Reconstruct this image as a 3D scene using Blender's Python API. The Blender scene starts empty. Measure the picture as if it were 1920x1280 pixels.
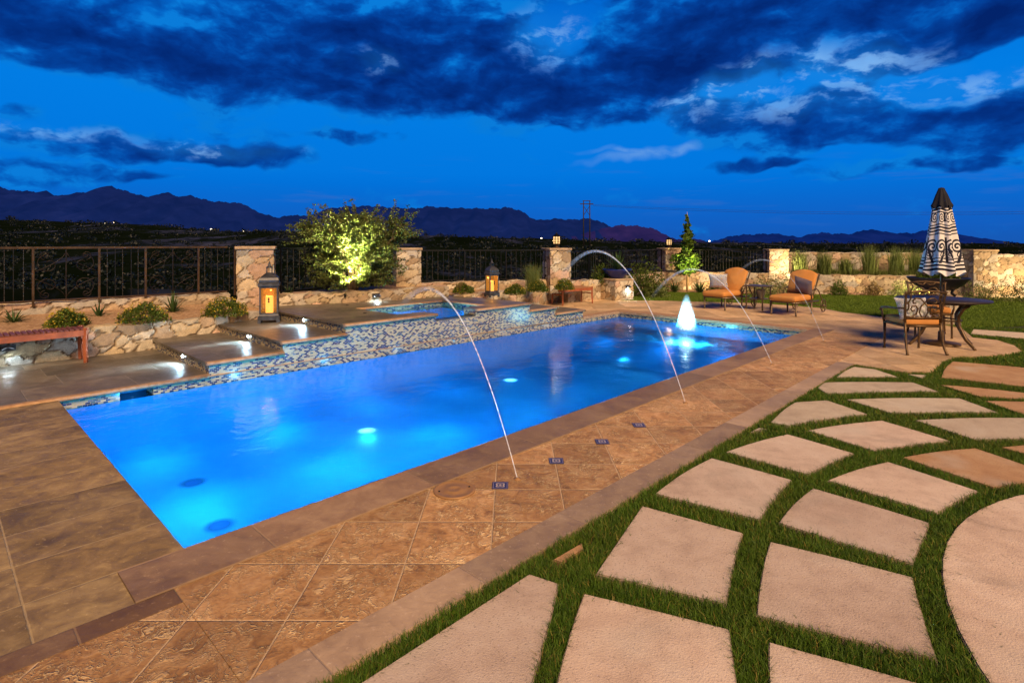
import bpy, bmesh, math, random
import numpy as np
from mathutils import Vector, Matrix
PI = math.pi
random.seed(7)
rng = np.random.default_rng(11)
scene = bpy.context.scene
COL = scene.collection

# ------------------------------------------------------------------ image pixels to world positions
# eye height 1.6 m; X right, Y away, Z up.  sx, sy are image pixel coordinates, z the height of the surface the point stands on.
F, H, YH = 1060.0, 1.6, 456.0
def G(sx, sy, z=0.0):
    d = F*(H-z)/(sy-YH)
    return Vector(((sx-960)/F*d, d, z))
def D(sx, d, z=0.0):
    return Vector(((sx-960)/F*d, d, z))
UX, UY = 1020/1471.07, 1060/1471.07            # pool long axis
U = Vector((UX, UY, 0)); V = Vector((-UY, UX, 0))
O = Vector((-1.716, 2.944, 0))                 # near left corner of the pool
ANG = math.atan2(UY, UX)
def W(u, v, z=0.0):
    return O + U*u + V*v + Vector((0, 0, z))

# ------------------------------------------------------------------ node helpers
class NT:
    def __init__(s, nt): s.nt = nt; s.n = nt.nodes; s.l = nt.links
    def new(s, t, **kw):
        x = s.n.new(t)
        for k, v in kw.items(): setattr(x, k, v)
        return x
    def put(s, sock, val):
        if val is None: return
        if isinstance(val, bpy.types.NodeSocket): s.l.new(val, sock)
        else:
            if hasattr(sock.default_value, '__len__') and not hasattr(val, '__len__'): val = [val]*len(sock.default_value)
            if hasattr(sock.default_value, '__len__') and len(sock.default_value) == 4 and len(val) == 3: val = (*val, 1)
            sock.default_value = val
    def math(s, op, a, b=None, c=None, clamp=False):
        x = s.new('ShaderNodeMath', operation=op); x.use_clamp = clamp
        s.put(x.inputs[0], a); s.put(x.inputs[1], b)
        if c is not None: s.put(x.inputs[2], c)
        return x.outputs[0]
    def vm(s, op, a, b=None, out=0):
        x = s.new('ShaderNodeVectorMath', operation=op); s.put(x.inputs[0], a)
        if b is not None: s.put(x.inputs[3 if op == 'SCALE' else 1], b)
        return x.outputs[1] if op in ('DOT_PRODUCT', 'LENGTH', 'DISTANCE') else x.outputs[0]
    def mix(s, f, a, b, mode='MIX'):
        x = s.new('ShaderNodeMix', data_type='RGBA', blend_type=mode)
        s.put(x.inputs[0], f); s.put(x.inputs[6], a); s.put(x.inputs[7], b); return x.outputs[2]
    def ramp(s, f, stops, interp='LINEAR'):
        x = s.new('ShaderNodeValToRGB'); cr = x.color_ramp; cr.interpolation = interp
        while len(cr.elements) < len(stops): cr.elements.new(0.5)
        for e, (p, c) in zip(cr.elements, stops):
            e.position = p; e.color = (*c, 1) if hasattr(c, '__len__') else (c, c, c, 1)
        s.put(x.inputs[0], f); return x.outputs[0]
    def mr(s, v, a, b, c=0., d=1., smooth=False):
        x = s.new('ShaderNodeMapRange'); x.interpolation_type = 'SMOOTHSTEP' if smooth else 'LINEAR'
        for i, q in enumerate((v, a, b, c, d)): s.put(x.inputs[i], q)
        return x.outputs[0]
    def noise(s, vec, scale, detail=4, rough=.55, dist=0., out=0):
        x = s.new('ShaderNodeTexNoise'); s.put(x.inputs['Vector'], vec)
        x.inputs['Scale'].default_value = scale; x.inputs['Detail'].default_value = detail
        x.inputs['Roughness'].default_value = rough; x.inputs['Distortion'].default_value = dist
        return x.outputs[out]
    def voro(s, vec, scale, feature='F1', rnd=1., out=0):
        x = s.new('ShaderNodeTexVoronoi', feature=feature); s.put(x.inputs['Vector'], vec)
        x.inputs['Scale'].default_value = scale; x.inputs['Randomness'].default_value = rnd
        return x.outputs[out]
    def wn(s, vec):
        x = s.new('ShaderNodeTexWhiteNoise', noise_dimensions='3D'); s.put(x.inputs['Vector'], vec); return x.outputs
    def pos(s): return s.new('ShaderNodeNewGeometry').outputs['Position']
    def obj(s): return s.new('ShaderNodeTexCoord').outputs['Object']
    def sep(s, v): x = s.new('ShaderNodeSeparateXYZ'); s.put(x.inputs[0], v); return x.outputs
    def comb(s, a, b, c=0.): 
        x = s.new('ShaderNodeCombineXYZ')
        for i, q in enumerate((a, b, c)): s.put(x.inputs[i], q)
        return x.outputs[0]
    def bump(s, h, st=.5, dist=.01):
        x = s.new('ShaderNodeBump'); x.inputs['Strength'].default_value = st; x.inputs['Distance'].default_value = dist
        s.put(x.inputs['Height'], h); return x.outputs[0]
    def uv(s):
        p = s.vm('SUBTRACT', s.pos(), tuple(O))
        return s.vm('DOT_PRODUCT', p, tuple(U)), s.vm('DOT_PRODUCT', p, tuple(V)), s.sep(p)[2]

def newmat(name):
    m = bpy.data.materials.new(name); m.use_nodes = True
    t = NT(m.node_tree); bs = m.node_tree.nodes['Principled BSDF']
    return m, t, bs
def setp(t, bs, **kw):
    for k, v in kw.items(): t.put(bs.inputs[k.replace('_', ' ')], v)

def simple(name, c, rough=.6, metal=0., var=.25, scale=12., bump=.0, bscale=60., c2=None, spec=.5):
    m, t, bs = newmat(name)
    p = t.obj()
    n = t.noise(p, scale, 5)
    c2 = c2 or tuple(x*(1-var) for x in c); c1 = tuple(min(1, x*(1+var*.5)) for x in c)
    setp(t, bs, Base_Color=t.ramp(n, [(.3, c2), (.7, c1)]), Roughness=t.mr(n, .3, .7, max(.05, rough-.08), min(1, rough+.1)), Metallic=metal)
    bs.inputs['Specular IOR Level'].default_value = spec
    if bump: setp(t, bs, Normal=t.bump(t.noise(p, bscale, 4), bump, .01))
    return m

def emit(name, c, st):
    m, t, bs = newmat(name)
    setp(t, bs, Base_Color=c, Emission_Color=c, Emission_Strength=st, Roughness=.4); return m

MAT = {}
# ---- deck tile: square stamped stone laid on the diagonal
def m_tile(name, pitch, x0, y0, dark, mid, light, grout, veins=1.0):
    m, t, bs = newmat(name)
    p = t.pos(); s = t.sep(p)
    gx = t.math('DIVIDE', t.math('SUBTRACT', s[0], x0), pitch); gy = t.math('DIVIDE', t.math('SUBTRACT', s[1], y0), pitch)
    ix = t.math('FLOOR', gx); iy = t.math('FLOOR', gy)
    fx = t.math('ABSOLUTE', t.math('SUBTRACT', t.math('FRACT', gx), .5)); fy = t.math('ABSOLUTE', t.math('SUBTRACT', t.math('FRACT', gy), .5))
    wob = t.math('MULTIPLY', t.math('SUBTRACT', t.noise(p, 30, 3), .5), .012)
    e = t.math('ADD', t.math('MAXIMUM', fx, fy), wob)
    g = t.mr(e, .485, .494, 0, 1)
    rnd = t.wn(t.comb(ix, iy, 0.))
    off = t.vm('SCALE', rnd[1], 9.0)
    q = t.vm('ADD', p, off)
    warp = t.vm('ADD', q, t.vm('SCALE', t.vm('SUBTRACT', t.noise(q, 6, 3, out=1), (.5, .5, .5)), .35))
    n1 = t.noise(warp, 5.5, 6, .6, .6); n2 = t.noise(q, 34, 5, .6)
    # chiselled ridge lines: zero crossings of a warped noise
    rid = t.math('ABSOLUTE', t.math('SUBTRACT', t.noise(warp, 9, 2, .5, 1.2), .5))
    r1 = t.mr(rid, 0, .035, 1, 0, True)
    rid2 = t.math('ABSOLUTE', t.math('SUBTRACT', t.noise(warp, 19, 2, .5, .8), .5))
    r1 = t.math('MAXIMUM', r1, t.math('MULTIPLY', t.mr(rid2, 0, .03, 1, 0, True), .55))
    r1 = t.math('MULTIPLY', r1, t.mr(t.noise(q, 4, 2), .36, .56, 0, veins))
    c = t.ramp(t.math('ADD', t.math('MULTIPLY', n1, .7), t.math('MULTIPLY', n2, .3)), [(.32, dark), (.5, mid), (.72, light)])
    c = t.mix(t.math('MULTIPLY', r1, .7), c, tuple(min(1, x*1.45) for x in light))
    c = t.mix(1.0, c, t.ramp(rnd[0], [(0, .72), (1, 1.18)]), 'MULTIPLY')
    c = t.mix(t.mr(t.noise(p, .9, 3), .45, .75, 0, .45), c, tuple(x*.6 for x in mid))
    c = t.mix(g, c, grout)
    h = t.math('ADD', t.math('MULTIPLY', n1, .8), t.math('MULTIPLY', r1, .5))
    h = t.math('SUBTRACT', h, t.math('MULTIPLY', g, .5))
    h = t.math('ADD', h, t.math('MULTIPLY', n2, .25))
    setp(t, bs, Base_Color=c, Roughness=t.mr(n2, .3, .7, .45, .72), Normal=t.bump(h, .75, .018)); bs.inputs['Specular IOR Level'].default_value = .3
    return m
MAT['tile'] = m_tile('stamped_tile', .425, -.11, 2.40, (.20, .10, .044), (.50, .285, .13), (.78, .54, .32), (.68, .49, .30))

# ---- slabs laid with the pool
def m_slab(name, pu, pv, u0, v0, c1, c2, c3, grout, stag=0., swap=False, gl=.006, wet=.35):
    m, t, bs = newmat(name)
    u, v, z = t.uv(); p = t.pos()
    gv = t.math('DIVIDE', t.math('SUBTRACT', v, v0), pv); iv = t.math('FLOOR', gv)
    gu = t.math('ADD', t.math('DIVIDE', t.math('SUBTRACT', u, u0), pu), t.math('MULTIPLY', t.wn(t.comb(iv, 3., 1.))[0], stag)); iu = t.math('FLOOR', gu)
    eu = t.math('MULTIPLY', t.math('SUBTRACT', .5, t.math('ABSOLUTE', t.math('SUBTRACT', t.math('FRACT', gu), .5))), pu)
    ev = t.math('MULTIPLY', t.math('SUBTRACT', .5, t.math('ABSOLUTE', t.math('SUBTRACT', t.math('FRACT', gv), .5))), pv)
    e = t.math('ADD', t.math('MINIMUM', eu, ev), t.math('MULTIPLY', t.math('SUBTRACT', t.noise(p, 25, 3), .5), .006))
    g = t.mr(e, gl*.4, gl, 1, 0)
    rnd = t.wn(t.comb(iu, iv, 5.))
    q = t.vm('ADD', p, t.vm('SCALE', rnd[1], 7.))
    n1 = t.noise(q, 2.6, 7, .62, .7); n2 = t.noise(q, 40, 5, .65); n3 = t.noise(q, 9, 6, .6, 1.)
    c = t.ramp(t.math('ADD', t.math('MULTIPLY', n1, .6), t.math('MULTIPLY', n3, .4)), [(.3, c1), (.5, c2), (.72, c3)])
    c = t.mix(1., c, t.ramp(rnd[0], [(0, (.7, .66, .62)), (.5, (1, .95, .9)), (1, (1.2, 1.12, 1.0))]), 'MULTIPLY')
    c = t.mix(t.mr(t.voro(q, 55), 0, .16, .55, 0), c, tuple(x*.45 for x in c1))
    c = t.mix(t.mr(n2, .60, .76, 0, .5), c, tuple(min(1, x*1.6) for x in c3))
    c = t.mix(t.math('MULTIPLY', g, .55), c, grout)
    h = t.math('ADD', t.math('MULTIPLY', n3, .7), t.math('MULTIPLY', n2, .4)); h = t.math('SUBTRACT', h, t.math('MULTIPLY', g, .6))
    setp(t, bs, Base_Color=c, Roughness=t.mr(n3, .3, .7, wet, wet+.28), Normal=t.bump(h, .5, .01))
    return m
MAT['left_slab'] = m_slab('brown_flagstone', 1.26, .415, -.63, .02, (.085, .06, .03), (.25, .185, .095), (.50, .395, .225), (.52, .41, .24), wet=.45)
MAT['terrace_slab'] = m_slab('slate_slab', .95, .62, .2, 4.14, (.055, .05, .043), (.14, .125, .105), (.30, .27, .22), (.33, .29, .23), stag=.5, wet=.3)
MAT['coping'] = m_slab('smooth_coping', 1.05, .33, .35, -.33, (.17, .11, .075), (.30, .21, .15), (.43, .325, .24), (.36, .26, .17), wet=.45)
MAT['border'] = m_slab('border_band', .78, .3, .12, -1.44, (.27, .20, .16), (.41, .32, .26), (.54, .44, .37), (.34, .25, .18), wet=.5)
MAT['border_cut'] = m_slab('cut_strip', .37, .3, -.13, -.63, (.12, .072, .045), (.2, .125, .078), (.34, .24, .17), (.34, .23, .13), wet=.45)

def m_bullnose():
    m, t, bs = newmat('bullnose_sandstone'); p = t.pos()
    n = t.noise(p, 18, 6, .6); n2 = t.noise(p, 90, 3)
    setp(t, bs, Base_Color=t.ramp(n, [(.3, (.3, .17, .09)), (.7, (.52, .33, .19))]), Roughness=.6, Normal=t.bump(n2, .3, .006)); return m
MAT['bullnose'] = m_bullnose()

# ---- glass mosaic in running bond
def m_mosaic():
    m, t, bs = newmat('glass_mosaic')
    u, v, z = t.uv(); w_ = t.math('ADD', u, v)
    hh, ww = .020, .045
    gz = t.math('DIVIDE', z, hh); iz = t.math('FLOOR', gz)
    half = t.math('MULTIPLY', t.math('FRACT', t.math('MULTIPLY', iz, .5)), 1.0)
    gu = t.math('ADD', t.math('DIVIDE', w_, ww), half); iu = t.math('FLOOR', gu)
    rnd = t.wn(t.comb(iu, iz, 2.))
    eu = t.math('MULTIPLY', t.math('SUBTRACT', .5, t.math('ABSOLUTE', t.math('SUBTRACT', t.math('FRACT', gu), .5))), ww)
    ez = t.math('MULTIPLY', t.math('SUBTRACT', .5, t.math('ABSOLUTE', t.math('SUBTRACT', t.math('FRACT', gz), .5))), hh)
    g = t.math('LESS_THAN', t.math('MINIMUM', eu, ez), .0016)
    c = t.ramp(rnd[0], [(0, (.45, .375, .22)), (.26, (.36, .31, .20)), (.42, (.50, .42, .26)), (.50, (.21, .22, .19)),
                        (.55, (.010, .024, .095)), (.76, (.022, .05, .16)), (.85, (.05, .12, .17)), (.90, (.12, .16, .25)), (.94, (.08, .05, .08))], 'CONSTANT')
    c = t.mix(g, c, (.36, .33, .27))
    setp(t, bs, Base_Color=c, Roughness=t.math('ADD', t.math('MULTIPLY', g, .4), .22)); bs.inputs['Specular IOR Level'].default_value = .35; return m
MAT['mosaic'] = m_mosaic()

def m_vcol(name, rough=.8, bump=.6):
    m, t, bs = newmat(name); a = t.new('ShaderNodeAttribute', attribute_name='Col').outputs[0]; p = t.pos()
    n = t.noise(p, 14, 7, .65); n2 = t.noise(p, 70, 4, .6)
    c = t.mix(1., a, t.ramp(n, [(.25, (.62, .6, .58)), (.5, (.95, .93, .9)), (.75, (1.25, 1.2, 1.1))]), 'MULTIPLY')
    c = t.mix(1., c, t.ramp(n2, [(.3, .78), (.65, 1.1)]), 'MULTIPLY')
    setp(t, bs, Base_Color=c, Roughness=rough, Normal=t.bump(t.math('ADD', n, t.math('MULTIPLY', n2, .5)), bump, .015))
    bs.inputs['Specular IOR Level'].default_value = .3
    return m
MAT['stone'] = m_vcol('field_stone')

def m_paver(name, a, b, c_):
    m, t, bs = newmat(name); p = t.pos()
    n = t.noise(p, 1.6, 6, .6, .4); n2 = t.noise(p, 120, 3, .7); n3 = t.noise(p, 9, 5, .6)
    c = t.ramp(t.math('ADD', t.math('MULTIPLY', n, .65), t.math('MULTIPLY', n3, .35)), [(.3, a), (.5, b), (.7, c_)])
    c = t.mix(t.mr(t.voro(p, 55), .0, .26, .75, 0), c, tuple(x*.35 for x in a))
    c = t.mix(t.mr(n2, .62, .75, 0, .35), c, tuple(min(1, x*1.4) for x in c_))
    c = t.mix(t.mr(n2, .25, .4, .35, 0), c, tuple(x*.5 for x in a))
    rr = t.new('ShaderNodeObjectInfo').outputs['Random']
    c = t.mix(1., c, t.ramp(rr, [(0, (.86, .84, .84)), (.5, (1, 1, 1)), (1, (1.1, 1.06, 1.03))]), 'MULTIPLY')
    c = t.mix(t.mr(t.noise(p, 2.1, 4, .65, .8), .54, .72, 0, .5), c, tuple(x*.7 for x in a))
    c = t.mix(t.mr(t.noise(t.vm('ADD', p, (5, 3, 1)), 1.2, 3), .55, .7, 0, .5), c, (.62, .58, .54))
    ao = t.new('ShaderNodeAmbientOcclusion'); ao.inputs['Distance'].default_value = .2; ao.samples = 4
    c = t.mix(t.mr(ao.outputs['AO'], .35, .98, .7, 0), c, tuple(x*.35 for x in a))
    setp(t, bs, Base_Color=c, Roughness=.78, Normal=t.bump(t.math('ADD', n2, t.math('MULTIPLY', n3, .6)), .55, .008)); return m
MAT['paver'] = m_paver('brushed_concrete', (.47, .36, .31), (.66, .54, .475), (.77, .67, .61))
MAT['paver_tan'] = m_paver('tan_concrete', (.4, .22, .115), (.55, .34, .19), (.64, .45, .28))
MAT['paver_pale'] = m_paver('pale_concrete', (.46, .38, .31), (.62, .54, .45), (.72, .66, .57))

def m_leaf(name, dark, light, trans=.25, rough=.55, dry=None):
    m, t, bs = newmat(name)
    r = t.new('ShaderNodeNewGeometry').outputs['Random Per Island']
    n = t.noise(t.pos(), 3.2, 3)
    c = t.ramp(t.math('ADD', t.math('MULTIPLY', r, .6), t.math('MULTIPLY', n, .4)), [(.15, dark), (.85, light)])
    if dry:
        c = t.mix(t.math('MULTIPLY', t.mr(t.noise(t.pos(), .9, 4, .6),   .45, .72, .02, .34), t.mr(r, .2, 1., .3, 1.)), c, dry)
        c = t.mix(t.math('GREATER_THAN', r, .93), c, tuple(x*1.5 for x in dry))
    setp(t, bs, Base_Color=c, Roughness=rough)
    bs.inputs['Specular IOR Level'].default_value = .3
    tr = t.new('ShaderNodeBsdfTranslucent'); t.put(tr.inputs[0], c)
    mx = t.new('ShaderNodeMixShader'); mx.inputs[0].default_value = trans
    t.l.new(bs.outputs[0], mx.inputs[1]); t.l.new(tr.outputs[0], mx.inputs[2])
    t.l.new(mx.outputs[0], m.node_tree.nodes['Material Output'].inputs[0]); return m
MAT['grass'] = m_leaf('turf_blade', (.03, .085, .006), (.135, .26, .025), .2, dry=(.20, .165, .04))
MAT['lawn'] = m_leaf('lawn_blade', (.08, .15, .012), (.22, .34, .04), .3)
MAT['leaf'] = m_leaf('acacia_leaf', (.05, .075, .018), (.2, .25, .06), .4)
MAT['leaf2'] = m_leaf('maple_leaf', (.03, .08, .012), (.16, .26, .035), .35)
MAT['bush'] = m_leaf('damianita_leaf', (.03, .055, .006), (.12, .18, .02), .2)
MAT['sage'] = m_leaf('sage_leaf', (.08, .12, .03), (.32, .38, .13), .25)
MAT['agave'] = m_leaf('agave_leaf', (.03, .07, .02), (.11, .19, .05), .2)
MAT['reed'] = m_leaf('reed_blade', (.06, .10, .02), (.27, .33, .10), .3)
MAT['flower'] = m_leaf('yellow_flower', (.36, .27, .02), (.6, .46, .05), .2)
MAT['dry'] = m_leaf('dry_twig', (.12, .08, .03), (.3, .22, .09), .2)
MAT['scrub'] = m_leaf('desert_scrub_leaf', (.003, .008, .010), (.007, .014, .015), .1)

MAT['bark'] = simple('bark', (.16, .11, .06), .85, var=.5, scale=30, bump=.6)
MAT['stake'] = simple('pale_stake', (.5, .38, .18), .7, var=.2)
MAT['iron'] = simple('bronze_iron', (.085, .05, .028), .45, .55, var=.35, scale=20)
MAT['rail'] = simple('rust_bronze_rail', (.085, .048, .024), .5, .45, var=.5, scale=8)
MAT['black'] = simple('black_iron', (.006, .006, .007), .5, .5, var=.3)
MAT['wood'] = simple('red_cedar', (.36, .105, .045), .5, var=.35, scale=9, bump=.15, bscale=40)
MAT['wood_dark'] = simple('dark_cedar_slat', (.19, .06, .034), .5, var=.35, scale=9)
MAT['wood_tan'] = simple('tan_cedar_slat', (.4, .2, .08), .55, var=.3, scale=9)
MAT['lantern'] = simple('aged_grey_metal', (.062, .064, .078), .42, .35, var=.5, scale=16, bump=.2)
MAT['orange'] = simple('orange_canvas', (.60, .265, .07), .85, var=.14, scale=5, bump=.25, bscale=260)
MAT['bronze'] = simple('brushed_bronze', (.16, .115, .075), .4, .6, var=.3, scale=18)
MAT['chairmetal'] = simple('cast_bronze', (.13, .08, .04), .42, .5, var=.35, scale=22)
MAT['tabletop'] = simple('dark_cast_top', (.055, .042, .045), .45, .4, var=.3, scale=30, bump=.2)
MAT['greycloth'] = simple('slate_satin', (.17, .13, .155), .6, var=.2, scale=7)
MAT['steel'] = simple('dull_steel', (.3, .29, .28), .35, .8, var=.2)
MAT['white'] = simple('white_plastic', (.75, .73, .7), .5, var=.06)
MAT['lid'] = simple('tan_plastic_lid', (.35, .2, .095), .55, var=.15, scale=20)
MAT['bluebowl'] = simple('blue_glaze', (.012, .024, .16), .16, var=.3, scale=6)
MAT['blackbowl'] = simple('dark_hammered_bowl', (.014, .015, .026), .42, .2, var=.3, scale=12)
MAT['soil'] = simple('potting_soil', (.05, .035, .02), .95, var=.4, scale=30)
MAT['towermetal'] = simple('weathered_pole', (.02, .018, .022), .8, var=.3)
MAT['cap'] = simple('sandstone_cap', (.46, .34, .22), .8, var=.35, scale=10, bump=.5, bscale=30)
MAT['navycap'] = simple('navy_canvas', (.004, .005, .016), .8, var=.2, scale=8)
MAT['deckbase'] = simple('dry_turf_base', (.03, .04, .012), .95, var=.5, scale=18)

def m_gravel():
    m, t, bs = newmat('decomposed_granite'); p = t.pos()
    v = t.voro(p, 34, out=1); n = t.noise(p, 5, 5)
    c = t.ramp(n, [(.3, (.3, .17, .09)), (.7, (.5, .32, .19))])
    c = t.mix(.5, c, t.ramp(t.sep(v)[0], [(0, (.22, .13, .07)), (.6, (.42, .27, .16)), (1, (.62, .46, .32))]))
    setp(t, bs, Base_Color=c, Roughness=.9, Normal=t.bump(t.voro(p, 34), .8, .02)); return m
MAT['gravel'] = m_gravel()

def m_print(name, ground, ink, ink2, scale):
    m, t, bs = newmat(name); p = t.vm('SCALE', t.obj(), scale); s = t.sep(p)
    fx = t.math('SUBTRACT', t.math('FRACT', s[0]), .5); fy = t.math('SUBTRACT', t.math('FRACT', s[1]), .5)
    r = t.math('SQRT', t.math('ADD', t.math('MULTIPLY', fx, fx), t.math('MULTIPLY', fy, fy)))
    a = t.math('ARCTAN2', fy, fx)
    pet = t.math('ADD', r, t.math('MULTIPLY', t.math('COSINE', t.math('MULTIPLY', a, 6.)), .06))
    k = t.math('SINE', t.math('MULTIPLY', pet, 42.))
    c = t.mix(t.mr(k, .35, .5, 0, 1), ground, ink)
    c = t.mix(t.math('LESS_THAN', r, .09), c, ink2)
    c = t.mix(t.mr(t.noise(p, 2.2, 3), .55, .6, 0, .6), c, ink2)
    setp(t, bs, Base_Color=c, Roughness=.85); return m
MAT['medallion'] = m_print('medallion_print', (.72, .68, .6), (.12, .18, .38), (.62, .5, .25), 5.2)
MAT['floralprint'] = m_print('scroll_print', (.74, .72, .72), (.16, .2, .36), (.35, .42, .32), 7.5)

def m_accent():
    m, t, bs = newmat('talavera_accent_tile'); s = t.sep(t.obj())
    a = t.math('ABSOLUTE', s[0]); b = t.math('ABSOLUTE', s[1])
    r = t.math('SQRT', t.math('ADD', t.math('MULTIPLY', a, a), t.math('MULTIPLY', b, b)))
    an = t.math('ARCTAN2', s[1], s[0])
    ring = t.math('ADD', r, t.math('MULTIPLY', t.math('COSINE', t.math('MULTIPLY', an, 4.)), .006))
    c = t.mix(t.math('COMPARE', ring, .026, .006), (.03, .035, .13), (.5, .42, .4))
    c = t.mix(t.math('LESS_THAN', r, .009), c, (.5, .42, .4))
    c = t.mix(t.math('COMPARE', t.math('MAXIMUM', a, b), .045, .0022), c, (.26, .22, .32))
    setp(t, bs, Base_Color=c, Roughness=.3); return m
MAT['accent'] = m_accent()

def m_canopy():
    # white cloth printed with navy bands and paired scrolls; u runs round the closed canopy, v up
    m, t, bs = newmat('scroll_print_canopy'); tc = t.new('ShaderNodeTexCoord'); s = t.sep(tc.outputs['UV'])
    u, v = s[0], s[1]
    def band(c0, w, amp=.012, fr=4.): 
        x = t.math('SUBTRACT', t.math('ADD', v, t.math('MULTIPLY', t.math('COSINE', t.math('MULTIPLY', u, fr*2*PI)), amp)), c0)
        return t.math('LESS_THAN', t.math('ABSOLUTE', x), w)
    f = t.math('SUBTRACT', t.math('FRACT', t.math('MULTIPLY', u, 5.)), .5)
    af = t.math('ABSOLUTE', f)
    def scroll(cx, cz, k, w, R, turn=1.):
        dx = t.math('MULTIPLY', t.math('SUBTRACT', af, cx), k); dz = t.math('SUBTRACT', v, cz)
        r = t.math('SQRT', t.math('ADD', t.math('MULTIPLY', dx, dx), t.math('MULTIPLY', dz, dz)))
        a = t.math('DIVIDE', t.math('ADD', t.math('MULTIPLY', t.math('ARCTAN2', dz, dx), turn), PI), 2*PI)
        q = t.math('SUBTRACT', t.math('DIVIDE', r, R), t.math('MULTIPLY', a, .5))
        fr = t.math('ABSOLUTE', t.math('SUBTRACT', t.math('FRACT', t.math('ADD', t.math('MULTIPLY', q, 2.), .5)), .5))
        return t.math('MULTIPLY', t.math('LESS_THAN', fr, w), t.math('LESS_THAN', r, R))
    masks = [band(.06, .016), band(.115, .013), band(.165, .011), band(.6, .012), band(.645, .013), band(.685, .008), band(.86, .010), band(.90, .012), band(.945, .016), band(.555, .008), band(.21, .007),
             scroll(.25, .38, .36, .26, .105), scroll(.16, .27, .36, .22, .06, -1.), scroll(.23, .79, .36, .26, .075, -1.),
             t.math('MULTIPLY', t.math('LESS_THAN', af, .05), t.math('LESS_THAN', t.math('ABSOLUTE', t.math('SUBTRACT', v, .34)), .17)),
             t.math('MULTIPLY', t.math('LESS_THAN', af, .07), t.math('LESS_THAN', t.math('ABSOLUTE', t.math('SUBTRACT', v, .79)), .06)),
             t.math('MULTIPLY', t.math('LESS_THAN', t.math('ABSOLUTE', t.math('SUBTRACT', af, t.math('ADD', .1, t.math('MULTIPLY', t.math('SUBTRACT', .34, v), 1.1)))), .05), t.math('LESS_THAN', t.math('ABSOLUTE', t.math('SUBTRACT', v, .25)), .1))]
    k = masks[0]
    for q in masks[1:]: k = t.math('MAXIMUM', k, q)
    c = t.mix(k, (.80, .79, .82), (.006, .009, .03))
    setp(t, bs, Base_Color=c, Roughness=.85, Normal=t.bump(t.noise(t.pos(), 90, 3), .15, .01)); return m
MAT['canopy'] = m_canopy()

def m_glass(name, tint, alpha=.12, em=None, est=0.):
    m, t, bs = newmat(name)
    tr = t.new('ShaderNodeBsdfTransparent'); t.put(tr.inputs[0], tint)
    gl = t.new('ShaderNodeBsdfGlossy'); gl.inputs['Roughness'].default_value = .08
    lw = t.new('ShaderNodeFresnel'); lw.inputs[0].default_value = 1.45
    mx = t.new('ShaderNodeMixShader'); t.put(mx.inputs[0], t.math('ADD', t.math('MULTIPLY', lw.outputs[0], .8), alpha*.3))
    t.l.new(tr.outputs[0], mx.inputs[1]); t.l.new(gl.outputs[0], mx.inputs[2])
    out = mx.outputs[0]
    if em:
        e = t.new('ShaderNodeEmission'); t.put(e.inputs[0], em); e.inputs[1].default_value = est
        ad = t.new('ShaderNodeAddShader'); t.l.new(out, ad.inputs[0]); t.l.new(e.outputs[0], ad.inputs[1]); out = ad.outputs[0]
    t.l.new(out, m.node_tree.nodes['Material Output'].inputs[0]); return m
MAT['glass'] = m_glass('lantern_glass', (.95, .93, .9))
MAT['amberglass'] = m_glass('amber_lit_glass', (.95, .8, .55), .1, (1, .42, .08), .1)
MAT['lampglass'] = m_glass('lit_lamp_glass', (.95, .85, .7), .1, (1, .62, .26), .85)
MAT['candle'] = emit('glowing_wax', (1, .62, .24), 1.5)

MAT['led'] = emit('cool_led_lens', (.72, .9, 1), 60.)
MAT['ledsoft'] = emit('wall_lamp_lens', (.8, .95, 1), 14.)
MAT['poollamp'] = emit('pool_lens_glow', (.35, .9, 1), 9.0)
MAT['town'] = emit('distant_lamp', (1, .85, .6), 5.)

def m_water(name, tint, bs_, bst, rough=.03, refl=1.0):
    m, t, bs = newmat(name); p = t.pos()
    pp = t.vm('MULTIPLY', p, (1., 1., 1.))
    h = t.math('ADD', t.noise(pp, bs_, 3, .5, .3), t.math('MULTIPLY', t.noise(pp, bs_*3.2, 2, .5), .3))
    nb = t.bump(h, bst, .05)
    tr = t.new('ShaderNodeBsdfTransparent'); t.put(tr.inputs[0], tint)
    gl = t.new('ShaderNodeBsdfGlossy'); gl.inputs['Roughness'].default_value = rough; t.put(gl.inputs['Normal'], nb)
    fr = t.new('ShaderNodeFresnel'); fr.inputs[0].default_value = 1.33; t.put(fr.inputs['Normal'], nb)
    mx = t.new('ShaderNodeMixShader'); bf = t.new('ShaderNodeNewGeometry').outputs['Backfacing']
    t.put(mx.inputs[0], t.math('ADD', t.math('MULTIPLY', t.math('MULTIPLY', fr.outputs[0], refl, clamp=True), t.math('SUBTRACT', 1., bf)), t.math('MULTIPLY', bf, .985)))
    t.l.new(tr.outputs[0], mx.inputs[1]); t.l.new(gl.outputs[0], mx.inputs[2])
    t.l.new(mx.outputs[0], m.node_tree.nodes['Material Output'].inputs[0]); return m
MAT['water'] = m_water('pool_water', (.45, .85, 1), 3.2, .25, .10, .8)
MAT['spawater'] = m_water('spa_water', (.5, .88, 1), 6, .35, .05, .8)

def m_plaster():
    m, t, bs = newmat('blue_plaster'); n = t.noise(t.pos(), 1.3, 4, .5)
    setp(t, bs, Base_Color=t.ramp(n, [(.3, (.015, .3, .8)), (.7, (.03, .4, .92))]), Roughness=.8); return m
MAT['plaster'] = m_plaster()

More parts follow.
